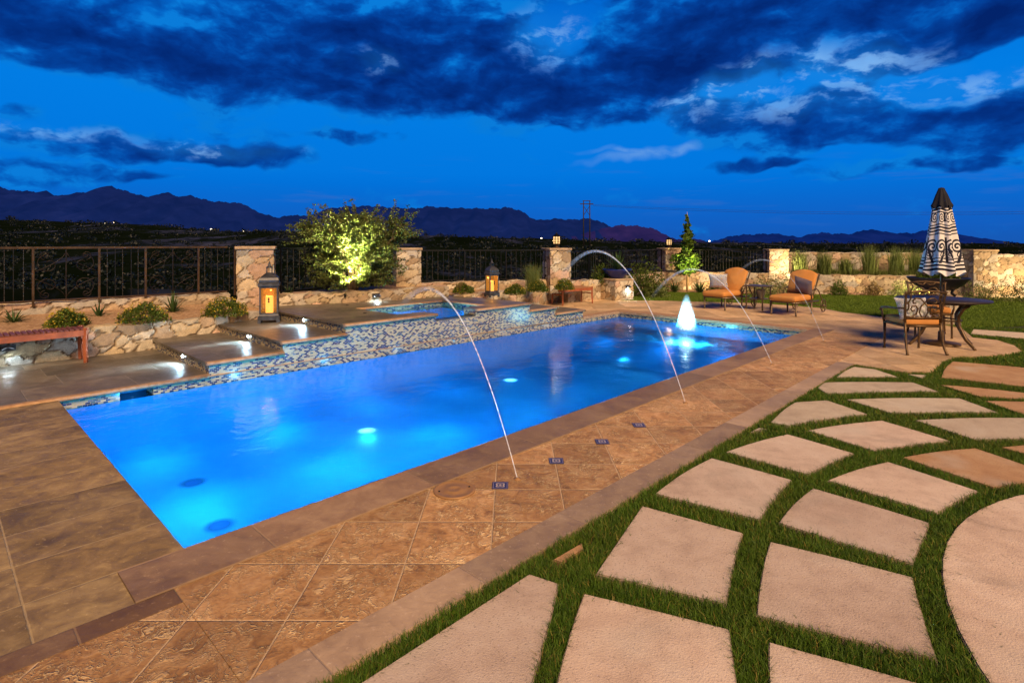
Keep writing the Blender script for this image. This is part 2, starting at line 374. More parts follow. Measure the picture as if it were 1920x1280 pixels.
def m_stream(name, em, est, power, a0):
    # broken water: opacity follows the colour attribute baked along the stream
    m, t, bs = newmat(name); a = t.new('ShaderNodeAttribute', attribute_name='Col').outputs[0]
    lw = t.new('ShaderNodeLayerWeight'); lw.inputs[0].default_value = .5
    face = t.math('POWER', t.math('SUBTRACT', 1., lw.outputs['Facing']), power)
    n = t.noise(t.pos(), 30, 3, .6)
    al = t.math('MULTIPLY', t.math('MULTIPLY', face, t.sep(a)[0]), t.mr(n, .35, .65, .35, 1.25), clamp=True)
    em_ = t.new('ShaderNodeEmission'); t.put(em_.inputs[0], em); em_.inputs[1].default_value = est  # own emission paints a glow into the water
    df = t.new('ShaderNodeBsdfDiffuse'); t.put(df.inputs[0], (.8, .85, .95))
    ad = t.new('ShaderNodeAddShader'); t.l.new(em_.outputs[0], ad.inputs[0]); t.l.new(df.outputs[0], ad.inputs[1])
    tr = t.new('ShaderNodeBsdfTransparent')
    mx = t.new('ShaderNodeMixShader'); t.put(mx.inputs[0], t.math('MULTIPLY', al, a0, clamp=True))
    t.l.new(tr.outputs[0], mx.inputs[1]); t.l.new(ad.outputs[0], mx.inputs[2])
    t.l.new(mx.outputs[0], m.node_tree.nodes['Material Output'].inputs[0]); return m
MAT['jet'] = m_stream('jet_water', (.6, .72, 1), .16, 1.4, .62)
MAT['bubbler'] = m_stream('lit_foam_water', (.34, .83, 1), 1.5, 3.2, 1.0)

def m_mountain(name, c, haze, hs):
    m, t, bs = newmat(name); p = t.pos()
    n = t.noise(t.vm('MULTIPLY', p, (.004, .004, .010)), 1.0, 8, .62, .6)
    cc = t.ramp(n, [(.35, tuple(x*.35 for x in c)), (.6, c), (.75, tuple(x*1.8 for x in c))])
    setp(t, bs, Base_Color=cc, Roughness=1., Emission_Color=t.mix(t.mr(n, .4, .7, 0, .5), haze, tuple(x*1.7 for x in haze)), Emission_Strength=hs)  # emission on the rock paints in the aerial haze
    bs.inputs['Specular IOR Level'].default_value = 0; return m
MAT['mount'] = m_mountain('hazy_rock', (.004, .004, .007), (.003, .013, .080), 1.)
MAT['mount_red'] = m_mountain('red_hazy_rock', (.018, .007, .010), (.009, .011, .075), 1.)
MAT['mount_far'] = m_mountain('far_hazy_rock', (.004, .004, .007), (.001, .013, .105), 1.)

def m_desert():
    m, t, bs = newmat('desert_floor'); p = t.pos()
    n = t.noise(t.vm('MULTIPLY', p, (.06, .025, .2)), 1., 7, .6, .4); n2 = t.noise(t.vm('MULTIPLY', p, (.5, .2, .5)), 1., 5)
    c = t.ramp(n, [(.38, (.003, .006, .003)), (.54, (.006, .010, .007)), (.60, (.022, .03, .075)), (.70, (.045, .052, .105))])
    c = t.mix(t.mr(n2, .45, .6, 0, .85), c, (.003, .006, .003))
    setp(t, bs, Base_Color=c, Roughness=1.); bs.inputs['Specular IOR Level'].default_value = 0; return m
MAT['desert'] = m_desert()

# ------------------------------------------------------------------ mesh helpers
class MB:
    def __init__(s): s.v = []; s.f = []; s.sm = []
    def add(s, vs, fs, sm=False):
        b = len(s.v); s.v += [tuple(x) for x in vs]; s.f += [tuple(i+b for i in f) for f in fs]; s.sm += [sm]*len(fs); return s
    def box(s, c, d, rz=0., mat=None):
        M = mat or (Matrix.Translation(Vector(c)) @ Matrix.Rotation(rz, 4, 'Z'))
        x, y, z = d[0]/2, d[1]/2, d[2]/2
        vs = [M @ Vector(q) for q in ((-x,-y,-z),(x,-y,-z),(x,y,-z),(-x,y,-z),(-x,-y,z),(x,-y,z),(x,y,z),(-x,y,z))]
        return s.add(vs, [(0,3,2,1),(4,5,6,7),(0,1,5,4),(1,2,6,5),(2,3,7,6),(3,0,4,7)])
    def rbox(s, c, d, r=.02, seg=2, M=None, puff=0.):
        bm = bmesh.new(); bmesh.ops.create_cube(bm, size=1)
        for v in bm.verts: v.co = Vector((v.co.x*d[0], v.co.y*d[1], v.co.z*d[2]))
        bmesh.ops.bevel(bm, geom=bm.edges[:], offset=min(r, min(d)*.49), segments=seg, affect='EDGES', profile=.5)
        if puff:
            bmesh.ops.subdivide_edges(bm, edges=[e for e in bm.edges if e.calc_length() > .12], cuts=4, use_grid_fill=True)
            for v in bm.verts:
                a, b = 2*v.co.x/d[0], 2*v.co.y/d[1]
                v.co.z += math.copysign(puff, v.co.z)*max(0, (1-a*a)*(1-b*b))
        M = M or Matrix.Translation(Vector(c))
        bm.verts.index_update()
        s.add([M @ v.co for v in bm.verts], [tuple(v.index for v in f.verts) for f in bm.faces], True); bm.free(); return s
    def tube(s, pts, r, n=6, cap=True):
        pts = [Vector(p) for p in pts]; k = len(pts); rs = r if hasattr(r, '__len__') else [r]*k
        vs = []; fs = []
        ref = None
        for i, p in enumerate(pts):
            tg = (pts[min(i+1, k-1)]-pts[max(i-1, 0)]); tg = tg.normalized() if tg.length > 1e-9 else Vector((0, 0, 1))
            if ref is None:
                ref = tg.orthogonal().normalized()
            ref = (ref - tg*ref.dot(tg)); ref = ref.normalized() if ref.length > 1e-6 else tg.orthogonal().normalized()
            b = tg.cross(ref)
            for j in range(n):
                a = 2*PI*(j+.5)/n; vs.append(p + (ref*math.cos(a)+b*math.sin(a))*rs[i])
        for i in range(k-1):
            for j in range(n):
                fs.append((i*n+j, i*n+(j+1)%n, (i+1)*n+(j+1)%n, (i+1)*n+j))
        if cap: fs += [tuple(range(n-1, -1, -1)), tuple((k-1)*n+j for j in range(n))]
        return s.add(vs, fs, n > 4)
    def lathe(s, prof, c=(0, 0, 0), n=20, sm=True, ang0=0., sq=False):
        vs = []; fs = []; c = Vector(c)
        for (r, z) in prof:
            for j in range(n):
                a = 2*PI*j/n+ang0; vs.append(c+Vector((r*math.cos(a), r*math.sin(a), z)))
        k = len(prof)
        for i in range(k-1):
            for j in range(n): fs.append((i*n+j, i*n+(j+1)%n, (i+1)*n+(j+1)%n, (i+1)*n+j))
        fs += [tuple(range(n-1, -1, -1)), tuple((k-1)*n+j for j in range(n))]
        return s.add(vs, fs, sm)
    def poly(s, pts, z0, z1):
        n = len(pts); P = [Vector((p[0], p[1], 0)) for p in pts]
        ar = sum(P[i].x*P[(i+1) % n].y-P[(i+1) % n].x*P[i].y for i in range(n))
        if ar < 0: P.reverse()
        vs = [(p.x, p.y, z0) for p in P]+[(p.x, p.y, z1) for p in P]
        fs = [tuple(range(n-1, -1, -1)), tuple(range(n, 2*n))]+[(i, (i+1) % n, n+(i+1) % n, n+i) for i in range(n)]
        return s.add(vs, fs)
    def mesh(s, name):
        me = bpy.data.meshes.new(name); me.from_pydata(s.v, [], s.f)
        me.polygons.foreach_set('use_smooth', s.sm); me.update(); return me

def link(name, me, mat, parent=None, **kw):
    o = bpy.data.objects.new(name, me); COL.objects.link(o)
    if mat is not None and not me.materials: me.materials.append(mat)
    if parent is not None: o.parent = parent
    for k, v in kw.items(): o[k] = v
    return o
def part(name, mb, mat, parent, world=False, label=None):
    o = link(name, mb.mesh(name) if isinstance(mb, MB) else mb, mat, parent)
    if world: o.matrix_parent_inverse = (Matrix.Translation(parent.location) @ parent.rotation_euler.to_matrix().to_4x4()).inverted()
    if label: o['label'] = label
    return o
def thing(name, label, cat, loc=(0, 0, 0), rz=0., group=None):
    o = bpy.data.objects.new(name, None); COL.objects.link(o); o.location = loc; o.rotation_euler = (0, 0, rz)
    o.empty_display_size = .1
    o['label'] = label; o['category'] = cat
    if group: o['group'] = group
    return o
def solo(name, mb, mat, label, cat, loc=(0, 0, 0), rz=0., group=None, kind=None):
    o = link(name, mb.mesh(name) if isinstance(mb, MB) else mb, mat); o.location = loc; o.rotation_euler = (0, 0, rz)
    o['label'] = label; o['category'] = cat
    if group: o['group'] = group
    if kind: o['kind'] = kind
    return o
def struct(name, mb, mat, label=None):
    o = link(name, mb.mesh(name) if isinstance(mb, MB) else mb, mat); o['kind'] = 'structure'
    if label: o['label'] = label
    return o
def copy_thing(r, loc, rz, label, group=None):
    c = r.copy(); COL.objects.link(c); c.location = loc; c.rotation_euler = (0, 0, rz); c['label'] = label
    if group: c['group'] = group
    for ch in r.children:
        d = ch.copy(); COL.objects.link(d); d.parent = c
        for g in ch.children:
            e = g.copy(); COL.objects.link(e); e.parent = d
    return c
def lamp(name, kind, loc, energy, color, direction=None, size=.05, spot=100, blend=.8):
    L = bpy.data.lights.new(name, kind); L.energy = energy; L.color = color
    if kind == 'SPOT': L.spot_size = math.radians(spot); L.spot_blend = blend
    if kind == 'AREA': L.size = size
    elif kind != 'SUN': L.shadow_soft_size = size
    o = bpy.data.objects.new(name, L); COL.objects.link(o); o.location = loc
    if direction is not None: o.rotation_euler = Vector(direction).to_track_quat('-Z', 'Y').to_euler()
    return o

def soup(name, verts, nper, mat, col=None, tris=None):
    """verts (N*nper,3) array; faces list of index tuples within each element"""
    N = len(verts)//nper
    me = bpy.data.meshes.new(name)
    idx = np.concatenate([np.array(t) for t in tris]); k = len(idx)
    loops = (np.arange(N)[:, None]*nper+idx[None, :]).ravel().astype(np.int32)
    lens = np.tile(np.array([len(t) for t in tris], dtype=np.int32), N)
    me.vertices.add(len(verts)); me.vertices.foreach_set('co', np.asarray(verts, dtype=np.float32).ravel())
    me.loops.add(len(loops)); me.loops.foreach_set('vertex_index', loops)
    me.polygons.add(len(lens)); me.polygons.foreach_set('loop_start', np.concatenate([[0], np.cumsum(lens)[:-1]]).astype(np.int32))
    me.polygons.foreach_set('loop_total', lens)
    me.update(calc_edges=True); me.validate()
    return me

def blades(base, h, w, lean, name='blades', curve=.6):
    """grass blades: base (N,3), h (N), w (N), lean (N) -> bent 5-vert blades"""
    N = len(base); a = rng.uniform(0, 2*PI, N); b = rng.uniform(0, 2*PI, N)
    dirv = np.stack([np.cos(a), np.sin(a), np.zeros(N)], 1); side = np.stack([np.cos(b), np.sin(b), np.zeros(N)], 1)
    up = np.array([0, 0, 1.])
    hw = (w/2)[:, None]
    m = base+up*(h*.55)[:, None]+dirv*(lean*h*.3)[:, None]
    tp = base+up*(h*(1-.25*lean))[:, None]+dirv*(lean*h)[:, None]
    vs = np.stack([base-side*hw, base+side*hw, m+side*hw*.8, m-side*hw*.8, tp], 1).reshape(-1, 3)
    return soup(name, vs, 5, None, tris=[(0, 1, 2, 3), (3, 2, 4)])

def leaves(cen, size, name, aspect=2., norm=None):
    """diamond leaves at cen (N,3)"""
    N = len(cen); d = rng.normal(size=(N, 3)); d /= np.linalg.norm(d, axis=1)[:, None]
    if norm is not None: d = d*.7+norm; d /= np.linalg.norm(d, axis=1)[:, None]
    e = rng.normal(size=(N, 3)); s = np.cross(d, e); s /= np.linalg.norm(s, axis=1)[:, None]
    sz = (size*rng.uniform(.6, 1.3, N))[:, None] if np.isscalar(size) else size[:, None]
    vs = np.stack([cen-d*sz*.5, cen+s*sz/aspect*.5, cen+d*sz*.5, cen-s*sz/aspect*.5], 1).reshape(-1, 3)
    return soup(name, vs, 4, None, tris=[(0, 1, 2, 3)])

def inpoly(x, y, P):
    r = np.zeros(len(x), bool); n = len(P)
    for i in range(n):
        x1, y1 = P[i][0], P[i][1]; x2, y2 = P[(i+1) % n][0], P[(i+1) % n][1]
        if y1 == y2: continue
        c = (y1 > y) != (y2 > y)
        r ^= c & (x < (x2-x1)*(y-y1)/(y2-y1)+x1)
    return r

# ---- stone work: cells with uneven sizes, joints cut back
def cells(s, p, cw, ch, seed):
    gx, gy = s/cw, p/ch; ix, iy = np.floor(gx), np.floor(gy)
    def h(a, b, k):
        q = np.sin(a*127.1+b*311.7+k*74.7+seed*13.13)*43758.5453; return q-np.floor(q)
    best = np.full(gx.shape, 9.); sec = np.full(gx.shape, 9.); ida = np.zeros(gx.shape); idb = np.zeros(gx.shape)
    for dx in (-2, -1, 0, 1, 2):
        for dy in (-2, -1, 0, 1, 2):
            cx, cy = ix+dx, iy+dy
            px, py = cx+.5+(h(cx, cy, 1)-.5)*.85, cy+.5+(h(cx, cy, 2)-.5)*.85
            w = h(cx, cy, 3)*.55
            d = np.sqrt((gx-px)**2+(gy-py)**2)-w
            m = d < best
            sec = np.where(m, best, np.minimum(sec, d)); ida = np.where(m, h(cx, cy, 5), ida); idb = np.where(m, h(cx, cy, 6), idb)
            best = np.minimum(best, d)
    return sec-best, ida, idb
PAL = np.array([(.54, .45, .31), (.62, .55, .42), (.48, .35, .22), (.54, .38, .28), (.46, .43, .37), (.66, .58, .44), (.42, .32, .21), (.52, .47, .39), (.58, .45, .27)])
def stone_attrs(s, p, cw, ch, seed, warm=1.0):
    wob = .018*np.sin(s*31+p*17)+.012*np.sin(p*47-s*13)
    e, a, b = cells(s+wob, p+wob*.8, cw*.82, ch*.85, seed)
    col = PAL[(a*len(PAL)).astype(int) % len(PAL)]*np.array((.97, 1.0, 1.08))*(.74+.48*b)[..., None]
    j = np.clip((e-.035)/.06, 0, 1)[..., None]
    col = col*j+np.array((.20, .155, .105))*(1-j)
    disp = np.clip(e/.16, 0, 1)**.7*(.7+.45*b)
    return col, disp
def setcol(me, cols):
    at = me.color_attributes.new('Col', 'FLOAT_COLOR', 'POINT')
    c = np.ones((len(cols), 4), np.float32); c[:, :3] = cols; at.data.foreach_set('color', c.ravel())
def grid_mesh(name, P, cols, closed=False, caps=True):
    n, m = P.shape[:2]
    me = bpy.data.meshes.new(name); fs = []
    idx = np.arange(n*m).reshape(n, m)
    if closed: idx2 = np.vstack([idx, idx[:1]])
    else: idx2 = idx
    a, b, c, d = idx2[:-1, :-1], idx2[1:, :-1], idx2[1:, 1:], idx2[:-1, 1:]
    fs = np.stack([a, b, c, d], -1).reshape(-1, 4).tolist()
    if not closed and caps: fs += [idx[0].tolist(), idx[-1][::-1].tolist()]
    if closed and caps: fs += [idx[:, -1].tolist()]
    me.from_pydata(P.reshape(-1, 3).tolist(), [], fs); me.update(); setcol(me, cols.reshape(-1, 3))
    return me
def resample(path, step):
    out = []
    for i in range(len(path)-1):
        a, b = Vector(path[i]), Vector(path[i+1]); k = max(1, int((b-a).length/step))
        out += [a.lerp(b, j/k) for j in range(k)]
    out.append(Vector(path[-1])); return out
def stone_wall(path, z0, z1, th, seed, step=.025, cw=.3, ch=.17, relief=.016, name='stone_wall'):
    """wall whose viewed face follows path (left to right as seen); thickness goes away from the viewer"""
    pts = resample([(p[0], p[1], 0) for p in path], step); n = len(pts)
    X = np.array([p[:2] for p in pts]); T = np.gradient(X, axis=0); T /= np.linalg.norm(T, axis=1)[:, None]
    Nn = np.stack([T[:, 1], -T[:, 0]], 1)          # towards the viewer
    s = np.concatenate([[0], np.cumsum(np.linalg.norm(np.diff(X, axis=0), axis=1))])
    hz = z1-z0; nz = max(3, int(hz/step)); nt = max(3, int(th/(step*1.6)))
    prof = [(0., z, 1., 0.) for z in np.linspace(z0, z1, nz)]+[(t, z1, 0., 1.) for t in np.linspace(th*.08, th, nt)]+[(th, z0, -1., 0.)]
    off = np.array([q[0] for q in prof]); zz = np.array([q[1] for q in prof]); nn = np.array([q[2] for q in prof]); nu = np.array([q[3] for q in prof])
    pl = np.concatenate([[0], np.cumsum(np.hypot(np.diff(off), np.diff(zz)))])
    S, Pq = np.meshgrid(s, pl, indexing='ij')
    col, dsp = stone_attrs(S, Pq, cw, ch, seed)
    dsp = (dsp-.5)*relief*2
    edge = np.clip(np.minimum(S, s[-1]-S)/.05, 0, 1)
    P = np.zeros((n, len(prof), 3))
    o = -off[None, :]+dsp*nn[None, :]
    P[..., :2] = X[:, None, :]+Nn[:, None, :]*o[..., None]
    P[..., 2] = zz[None, :]+dsp*nu[None, :]*.9+ (zz[None, :] > z1-.001)*.012*np.sin(S*9+seed)
    return grid_mesh(name, P, col)
def stone_post(cx, cy, w, d, rz, z0, z1, seed, step=.028, cw=.3, ch=.2, relief=.013, name='stone_shaft'):
    c = [(-w/2, -d/2), (w/2, -d/2), (w/2, d/2), (-w/2, d/2), (-w/2, -d/2)]
    pts = resample([(a, b, 0) for a, b in c], step)[:-1]; n = len(pts)
    X = np.array([p[:2] for p in pts]); Nn = X/np.array([w/2, d/2]); Nn = np.sign(Nn)*np.abs(Nn)**6; Nn /= np.linalg.norm(Nn, axis=1)[:, None]
    s = np.concatenate([[0], np.cumsum(np.linalg.norm(np.diff(X, axis=0), axis=1))])
    z = np.linspace(z0, z1, max(3, int((z1-z0)/step)))
    S, Z = np.meshgrid(s, z, indexing='ij'); col, dsp = stone_attrs(S, Z, cw, ch, seed); dsp = (dsp-.5)*relief*2
    P = np.zeros((n, len(z), 3)); XY = X[:, None, :]+Nn[:, None, :]*dsp[..., None]
    ca, sa = math.cos(rz), math.sin(rz)
    P[..., 0] = cx+XY[..., 0]*ca-XY[..., 1]*sa; P[..., 1] = cy+XY[..., 0]*sa+XY[..., 1]*ca; P[..., 2] = Z
    return grid_mesh(name, P, col, closed=True)

def uvbox(mb, u0, u1, v0, v1, z0, z1):
    return mb.box(W((u0+u1)/2, (v0+v1)/2, (z0+z1)/2), (abs(u1-u0), abs(v1-v0), z1-z0), ANG)

# ================================================================== SETTING
ZW = -.115      # pool water level
# --- desert ground: one sheet out to the horizon, rising to a ridge on the left
def ridge_y(px):
    return np.interp(px, [-800, 0, 150, 300, 420, 560, 760, 1000, 1300, 1920, 2700], [402, 416, 420, 427, 433, 438, 444, 449, 456.5, 459, 459])
def desert():
    az = np.linspace(-1.25, 1.25, 220); ds = np.concatenate([[23.5, 24.6, 26], np.geomspace(30, 900, 90), [2500, 9000]])
    A, Dd = np.meshgrid(az, ds, indexing='ij')
    px = 960+F*np.tan(A)
    Y = Dd; X = Y*np.tan(A)
    zr = 1.6+(456-ridge_y(px))/F*260
    t = np.clip((Dd-30)/230, 0, 1); t = t*t*(3-2*t)
    Z = -3.2*(1-t)+zr*t
    Z = np.where(Dd > 260, zr*np.exp(-(Dd-260)/500.)-np.clip((Dd-260)/400, 0, 1)*1.4, Z)
    Z = np.where(Dd < 24, -.3, Z)
    nz = np.sin(X*.11+Y*.05)*.5+np.sin(X*.31-Y*.17)*.3+np.sin(X*.05+Y*.09+2)*.7
    Z = Z+nz*np.clip((Dd-25)/60, 0, 1)*.55*np.clip((1500-Dd)/1000, 0, 1)
    return grid_mesh('desert_ground', np.stack([X, Y, Z], -1)[::-1], np.zeros(A.shape+(3,)), caps=False)
struct('desert_ground', desert(), MAT['desert'])
# scrub over the desert
def scrub():
    cs = []; hs = []
    N = 4200
    d = np.exp(rng.uniform(math.log(30), math.log(265), N)); px = rng.uniform(-120, 2050, N)
    t = np.clip((d-30)/230, 0, 1); t = t*t*(3-2*t)
    z = -3.2*(1-t)+(1.6+(456-ridge_y(px))/F*260)*t
    x = (px-960)/F*d
    z = z+(np.sin(x*.11+d*.05)*.5+np.sin(x*.31-d*.17)*.3+np.sin(x*.05+d*.09+2)*.7)*np.clip((d-25)/60, 0, 1)*.55
    r = rng.uniform(.3, 1., N)**1.8*(.75+d/190)
    k = 34
    o = rng.normal(size=(N, k, 3)); o /= np.linalg.norm(o, axis=2)[..., None]; o *= rng.uniform(.4, 1, (N, k, 1))
    c = np.stack([x, d, z], 1)[:, None, :]+o*r[:, None, None]*np.array([1, 1, .6])+np.array([0, 0, .3])*r[:, None, None]
    sz = np.repeat(r*.42, k)
    return leaves(c.reshape(-1, 3), sz, 'desert_scrub', 1.4)
o = link('desert_scrub', scrub(), MAT['scrub']); o['kind'] = 'stuff'; o['label'] = 'dark desert scrub covering the slope beyond the fence'; o['category'] = 'scrub'

# --- mountains
def mountains(name, prof, dist, mat, label, depth=900., zb=-60):
    px = np.array([p[0] for p in prof], float); py = np.array([p[1] for p in prof], float)
    xs = np.arange(px[0], px[-1]+.1, 3.); ys = np.interp(xs, px, py)
    ph = rng.uniform(0, 6, 6)
    ys = ys+.9*np.sin(xs*.21+ph[0])+.7*np.sin(xs*.47+ph[1])+.5*np.sin(xs*1.03+ph[2])
    hz = np.maximum((456-ys)/F*dist+1.6, 2)
    rows = []
    K = 26
    for k in range(K+1):
        q = k/K                              # 0 ridge -> 1 foot, toward the viewer
        dd = dist-depth*q
        x = (xs-960)/F*(dist-depth*q*.15)
        fold = 1+.16*q*(1-q)*4*np.sin(xs*.09+ph[3]+3*q)+.10*q*(1-q)*4*np.sin(xs*.23+ph[4]-5*q)
        z = hz*(1-q)**1.25*fold+zb*q
        rows.append(np.stack([x, np.full_like(xs, dd)+40*np.sin(xs*.13+ph[5]+q*4)*q, z], -1))
    back = rows[0].copy(); back[:, 1] += depth*.6; back[:, 2] = zb
    P = np.stack([back]+rows, 1)[::-1]
    me = grid_mesh(name, P, np.zeros(P.shape), caps=False)
    me.polygons.foreach_set('use_smooth', [True]*len(me.polygons))
    return struct(name, me, mat, label)
R1 = [(-420,372),(-300,352),(-180,360),(-90,346),(-30,344),(0,350),(20,357),(50,358),(75,362),(85,357),(100,366),(120,367),(150,361),(175,360),(192,351),(210,350),(235,358),(262,366),(280,370),(300,364),(313,359),(330,369),(345,368),(360,367),(378,373),(400,378),(440,380),(460,383),(475,394),(500,403),(520,408),(545,404),(553,402),(565,406),(600,399),(620,392),(640,388),(690,386),(730,389),(780,391),(800,387),(850,390),(905,391),(935,391),(945,388),(975,394),(995,408),(1010,413),(1040,410),(1080,412),(1095,409),(1120,413),(1130,418),(1145,425),(1200,440),(1260,452)]
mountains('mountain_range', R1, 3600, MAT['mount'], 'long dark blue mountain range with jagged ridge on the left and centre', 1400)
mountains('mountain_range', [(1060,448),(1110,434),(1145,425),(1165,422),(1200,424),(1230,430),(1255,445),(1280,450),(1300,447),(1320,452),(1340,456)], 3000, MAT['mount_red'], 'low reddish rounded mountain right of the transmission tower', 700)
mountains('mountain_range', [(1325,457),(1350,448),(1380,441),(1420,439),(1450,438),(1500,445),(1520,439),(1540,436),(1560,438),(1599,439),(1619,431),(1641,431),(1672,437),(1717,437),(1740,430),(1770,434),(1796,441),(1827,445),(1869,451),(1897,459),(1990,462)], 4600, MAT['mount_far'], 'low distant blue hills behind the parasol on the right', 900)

# --- base soil under the garden
mb = MB(); mb.poly([(-16, -4), (22, -4), (22, 24.5), (-16, 24.5)], -1.5, -1.45); struct('ground', mb, MAT['deckbase'])

# --- pool basin
PL, PW = 10.36, 4.1
def floor_at(u, v):
    u = np.clip(np.asarray(u, float), 0, PL); v = np.clip(np.asarray(v, float), 0, PW)
    t_ = np.clip((u-8.1)/.9, 0, 1); dep = .69-.36*t_*t_*(3-2*t_)
    f = np.maximum(1-np.abs(2*v/PW-1)**7, 0)**(1/2.6)
    a = np.clip(1-u/.55, 0, 1); g = np.maximum(1-a**3, 0)**(1/2.2)
    b = np.clip((u-PL+.18)/.18, 0, 1); g = g*np.maximum(1-b**3, 0)**(1/2.2)
    return -.125-(dep-.125)*f*g
def basin():
    uu = np.concatenate([np.linspace(0, .55, 16), np.linspace(.7, 8., 30), np.linspace(8.1, 9.1, 14), np.linspace(9.3, 10.15, 6), np.linspace(10.18, PL, 12)])
    vv = PW/2*(1-np.cos(np.linspace(0, PI, 48)))
    A, Bv = np.meshgrid(uu, vv, indexing='ij'); Z = floor_at(A, Bv)
    P = np.zeros(A.shape+(3,)); P[..., 0] = O.x+U.x*A+V.x*Bv; P[..., 1] = O.y+U.y*A+V.y*Bv; P[..., 2] = Z
    me = grid_mesh('pool_basin', P, np.zeros(P.shape), caps=False); me.polygons.foreach_set('use_smooth', [True]*len(me.polygons)); return me
struct('pool_basin', basin(), MAT['plaster'])
# entry bench under water along the left end and far wall
# mosaic waterline band
mb = MB()
uvbox(mb, 0, .55, 4.1, 4.16, -.128, -.012); uvbox(mb, .87, 10.36, 4.1, 4.16, -.128, -.012)
uvbox(mb, 10.36, 10.42, 0, 4.16, -.128, -.012)
uvbox(mb, .55, .87, 4.1, 4.16, -.26, -.19)
uvbox(mb, .87, .93, 4.16, 4.42, -.26, -.012); uvbox(mb, .49, .55, 4.16, 4.42, -.26, -.012)
struct('waterline_mosaic', mb, MAT['mosaic'])
mb = MB(); mb.tube([W(0, 4.096, -.006), W(9.0, 4.096, -.006)], .009, 6); struct('tile_liner', mb, MAT['bullnose'])
mb = MB(); uvbox(mb, .55, .87, 4.40, 4.44, -.26, -.012); struct('skimmer_niche', mb, MAT['plaster'])
# water sheet
mb = MB(); mb.add([W(0, 0, ZW), W(10.36, 0, ZW), W(10.36, 4.1, ZW), W(0, 4.1, ZW)], [(0, 1, 2, 3)])
mb.add([W(.55, 4.1, ZW), W(.87, 4.1, ZW), W(.87, 4.4, ZW), W(.55, 4.4, ZW)], [(0, 1, 2, 3)])
struct('pool_water', mb, MAT['water'])

# --- decks
mb = MB()
uvbox(mb, -.28, 10.7, -.33, 0.012, -.05, 0.006)
struct('pool_coping', mb, MAT['coping'])
mb = MB(); uvbox(mb, -9, .0125, 0.0125, 6.7, -.05, 0); uvbox(mb, -9, -.2825, -.33, .0125, -.05, 0.0)
struct('flagstone_deck', mb, MAT['left_slab'])
mb = MB(); uvbox(mb, -5, -.13, -.47, -.3325, -.06, .002); struct('cut_stone_strip', mb, MAT['border_cut'])
# diagonal tile walk and patio
def uvP(u, v): p = W(u, v); return (p.x, p.y)
tile = MB()
tile.poly([uvP(-.13, -.3325), uvP(10.42, -.3325), uvP(10.42, -1.15), uvP(-.13, -1.15)], -.06, 0.0)
tile.poly([uvP(-5, -.4725), uvP(-.1325, -.4725), uvP(-.1325, -1.15), uvP(-5, -1.15)], -.06, 0.0)
struct('tile_walk', tile, MAT['tile'])
LAWN_EDGE = [(1165,563.5),(1220,563),(1330,566),(1426,568),(1539,577),(1580,585),(1644,592),(1700,599),(1802,614),(1824,632),(1870,637),(1902,647),(1916,658),(1880,664.5),(1830,667.5),(1793,668)]
pat = [uvP(10.7, 4.0)]+[uvP(10.7, 0.0), uvP(10.7, -.3325), uvP(10.4225, -.3325), uvP(10.4225, -1.1525), uvP(7.5, -1.1525)]
patio_poly = [uvP(10.42, 6.9), uvP(10.4225, -.333), uvP(10.4225, -1.15), uvP(7.62, -1.15), tuple(G(1640,688)[:2]), tuple(G(1702,697)[:2]), tuple(G(1745,697)[:2]), tuple(G(1768,677)[:2])] + [tuple(G(a, b)[:2]) for a, b in reversed(LAWN_EDGE)] + [uvP(13.2, 6.9)]
MAT['patio'] = m_tile('patio_tile', .425, -.11, 2.40, (.48, .31, .18), (.68, .475, .285), (.80, .62, .43), (.52, .36, .22), .5)
mb = MB(); mb.poly(patio_poly, -.06, -.004); struct('patio', mb, MAT['patio'])
# deck on the spa side beyond the terrace
mb = MB(); uvbox(mb, 8.98, 10.4175, 4.165, 6.9, -.06, -.003); struct('patio', mb, MAT['patio'])
# far-end and spa-side light coping
mb = MB(); uvbox(mb, 10.34, 10.7, .0125, 4.3, -.045, .010); uvbox(mb, 8.95, 10.3375, 4.085, 4.3, -.045, .010)
struct('end_coping', mb, MAT['bullnose'])
# border band beside the turf
mb = MB(); uvbox(mb, -5, 7.62, -1.345, -1.1525, -.06, .004); struct('border_band', mb, MAT['border'])
# turf bed and lawn soil
turf_poly = [uvP(-5, -1.35), uvP(7.62, -1.35), tuple(G(1640,689)[:2]), tuple(G(1702,698)[:2]), tuple(G(1745,698)[:2]), tuple(G(1768,677.5)[:2]), tuple(G(1793,668.5)[:2]), tuple(G(1830,668)[:2]), tuple(G(1880,665)[:2]), tuple(G(1917,658)[:2]), tuple(G(1903,646.5)[:2]), tuple(G(1870,636.5)[:2]), tuple(G(1824,631)[:2]), tuple(G(1802,613)[:2]), (10.5, 10.6), (18, 10.6), (18, -3), (-6, -3)]
mb = MB(); mb.poly([(-7, -3.5), (20, -3.5), (20, 12.5), (8.5, 12.5), uvP(10.0, -1.26), uvP(-5, -1.26)], -.075, -.03); struct('turf_soil', mb, MAT['deckbase'])
lawn_px = [(1165,563.5),(1220,563),(1330,566),(1426,568),(1539,577),(1580,585),(1644,592),(1700,599),(1802,614)]
lawn_poly = [tuple(G(a, b)[:2]) for a, b in lawn_px]+[(10.5, 11.2), (19, 10.4), (19, 16.0), (14.6, 16.55), (13.6, 16.9), (10.2, 17.7), (7.6, 18.0), (5.2, 18.6), (4.2, 18.0), (3.6, 17.0)]
mb = MB(); mb.poly(lawn_poly, -.075, -.028); struct('lawn_soil', mb, MAT['deckbase'])
mb = MB(); mb.poly([(2.6, 15.6), (19, 14.0), (20, 22), (2, 23)], -.12, -.05); struct('gravel_bed', mb, MAT['gravel'])

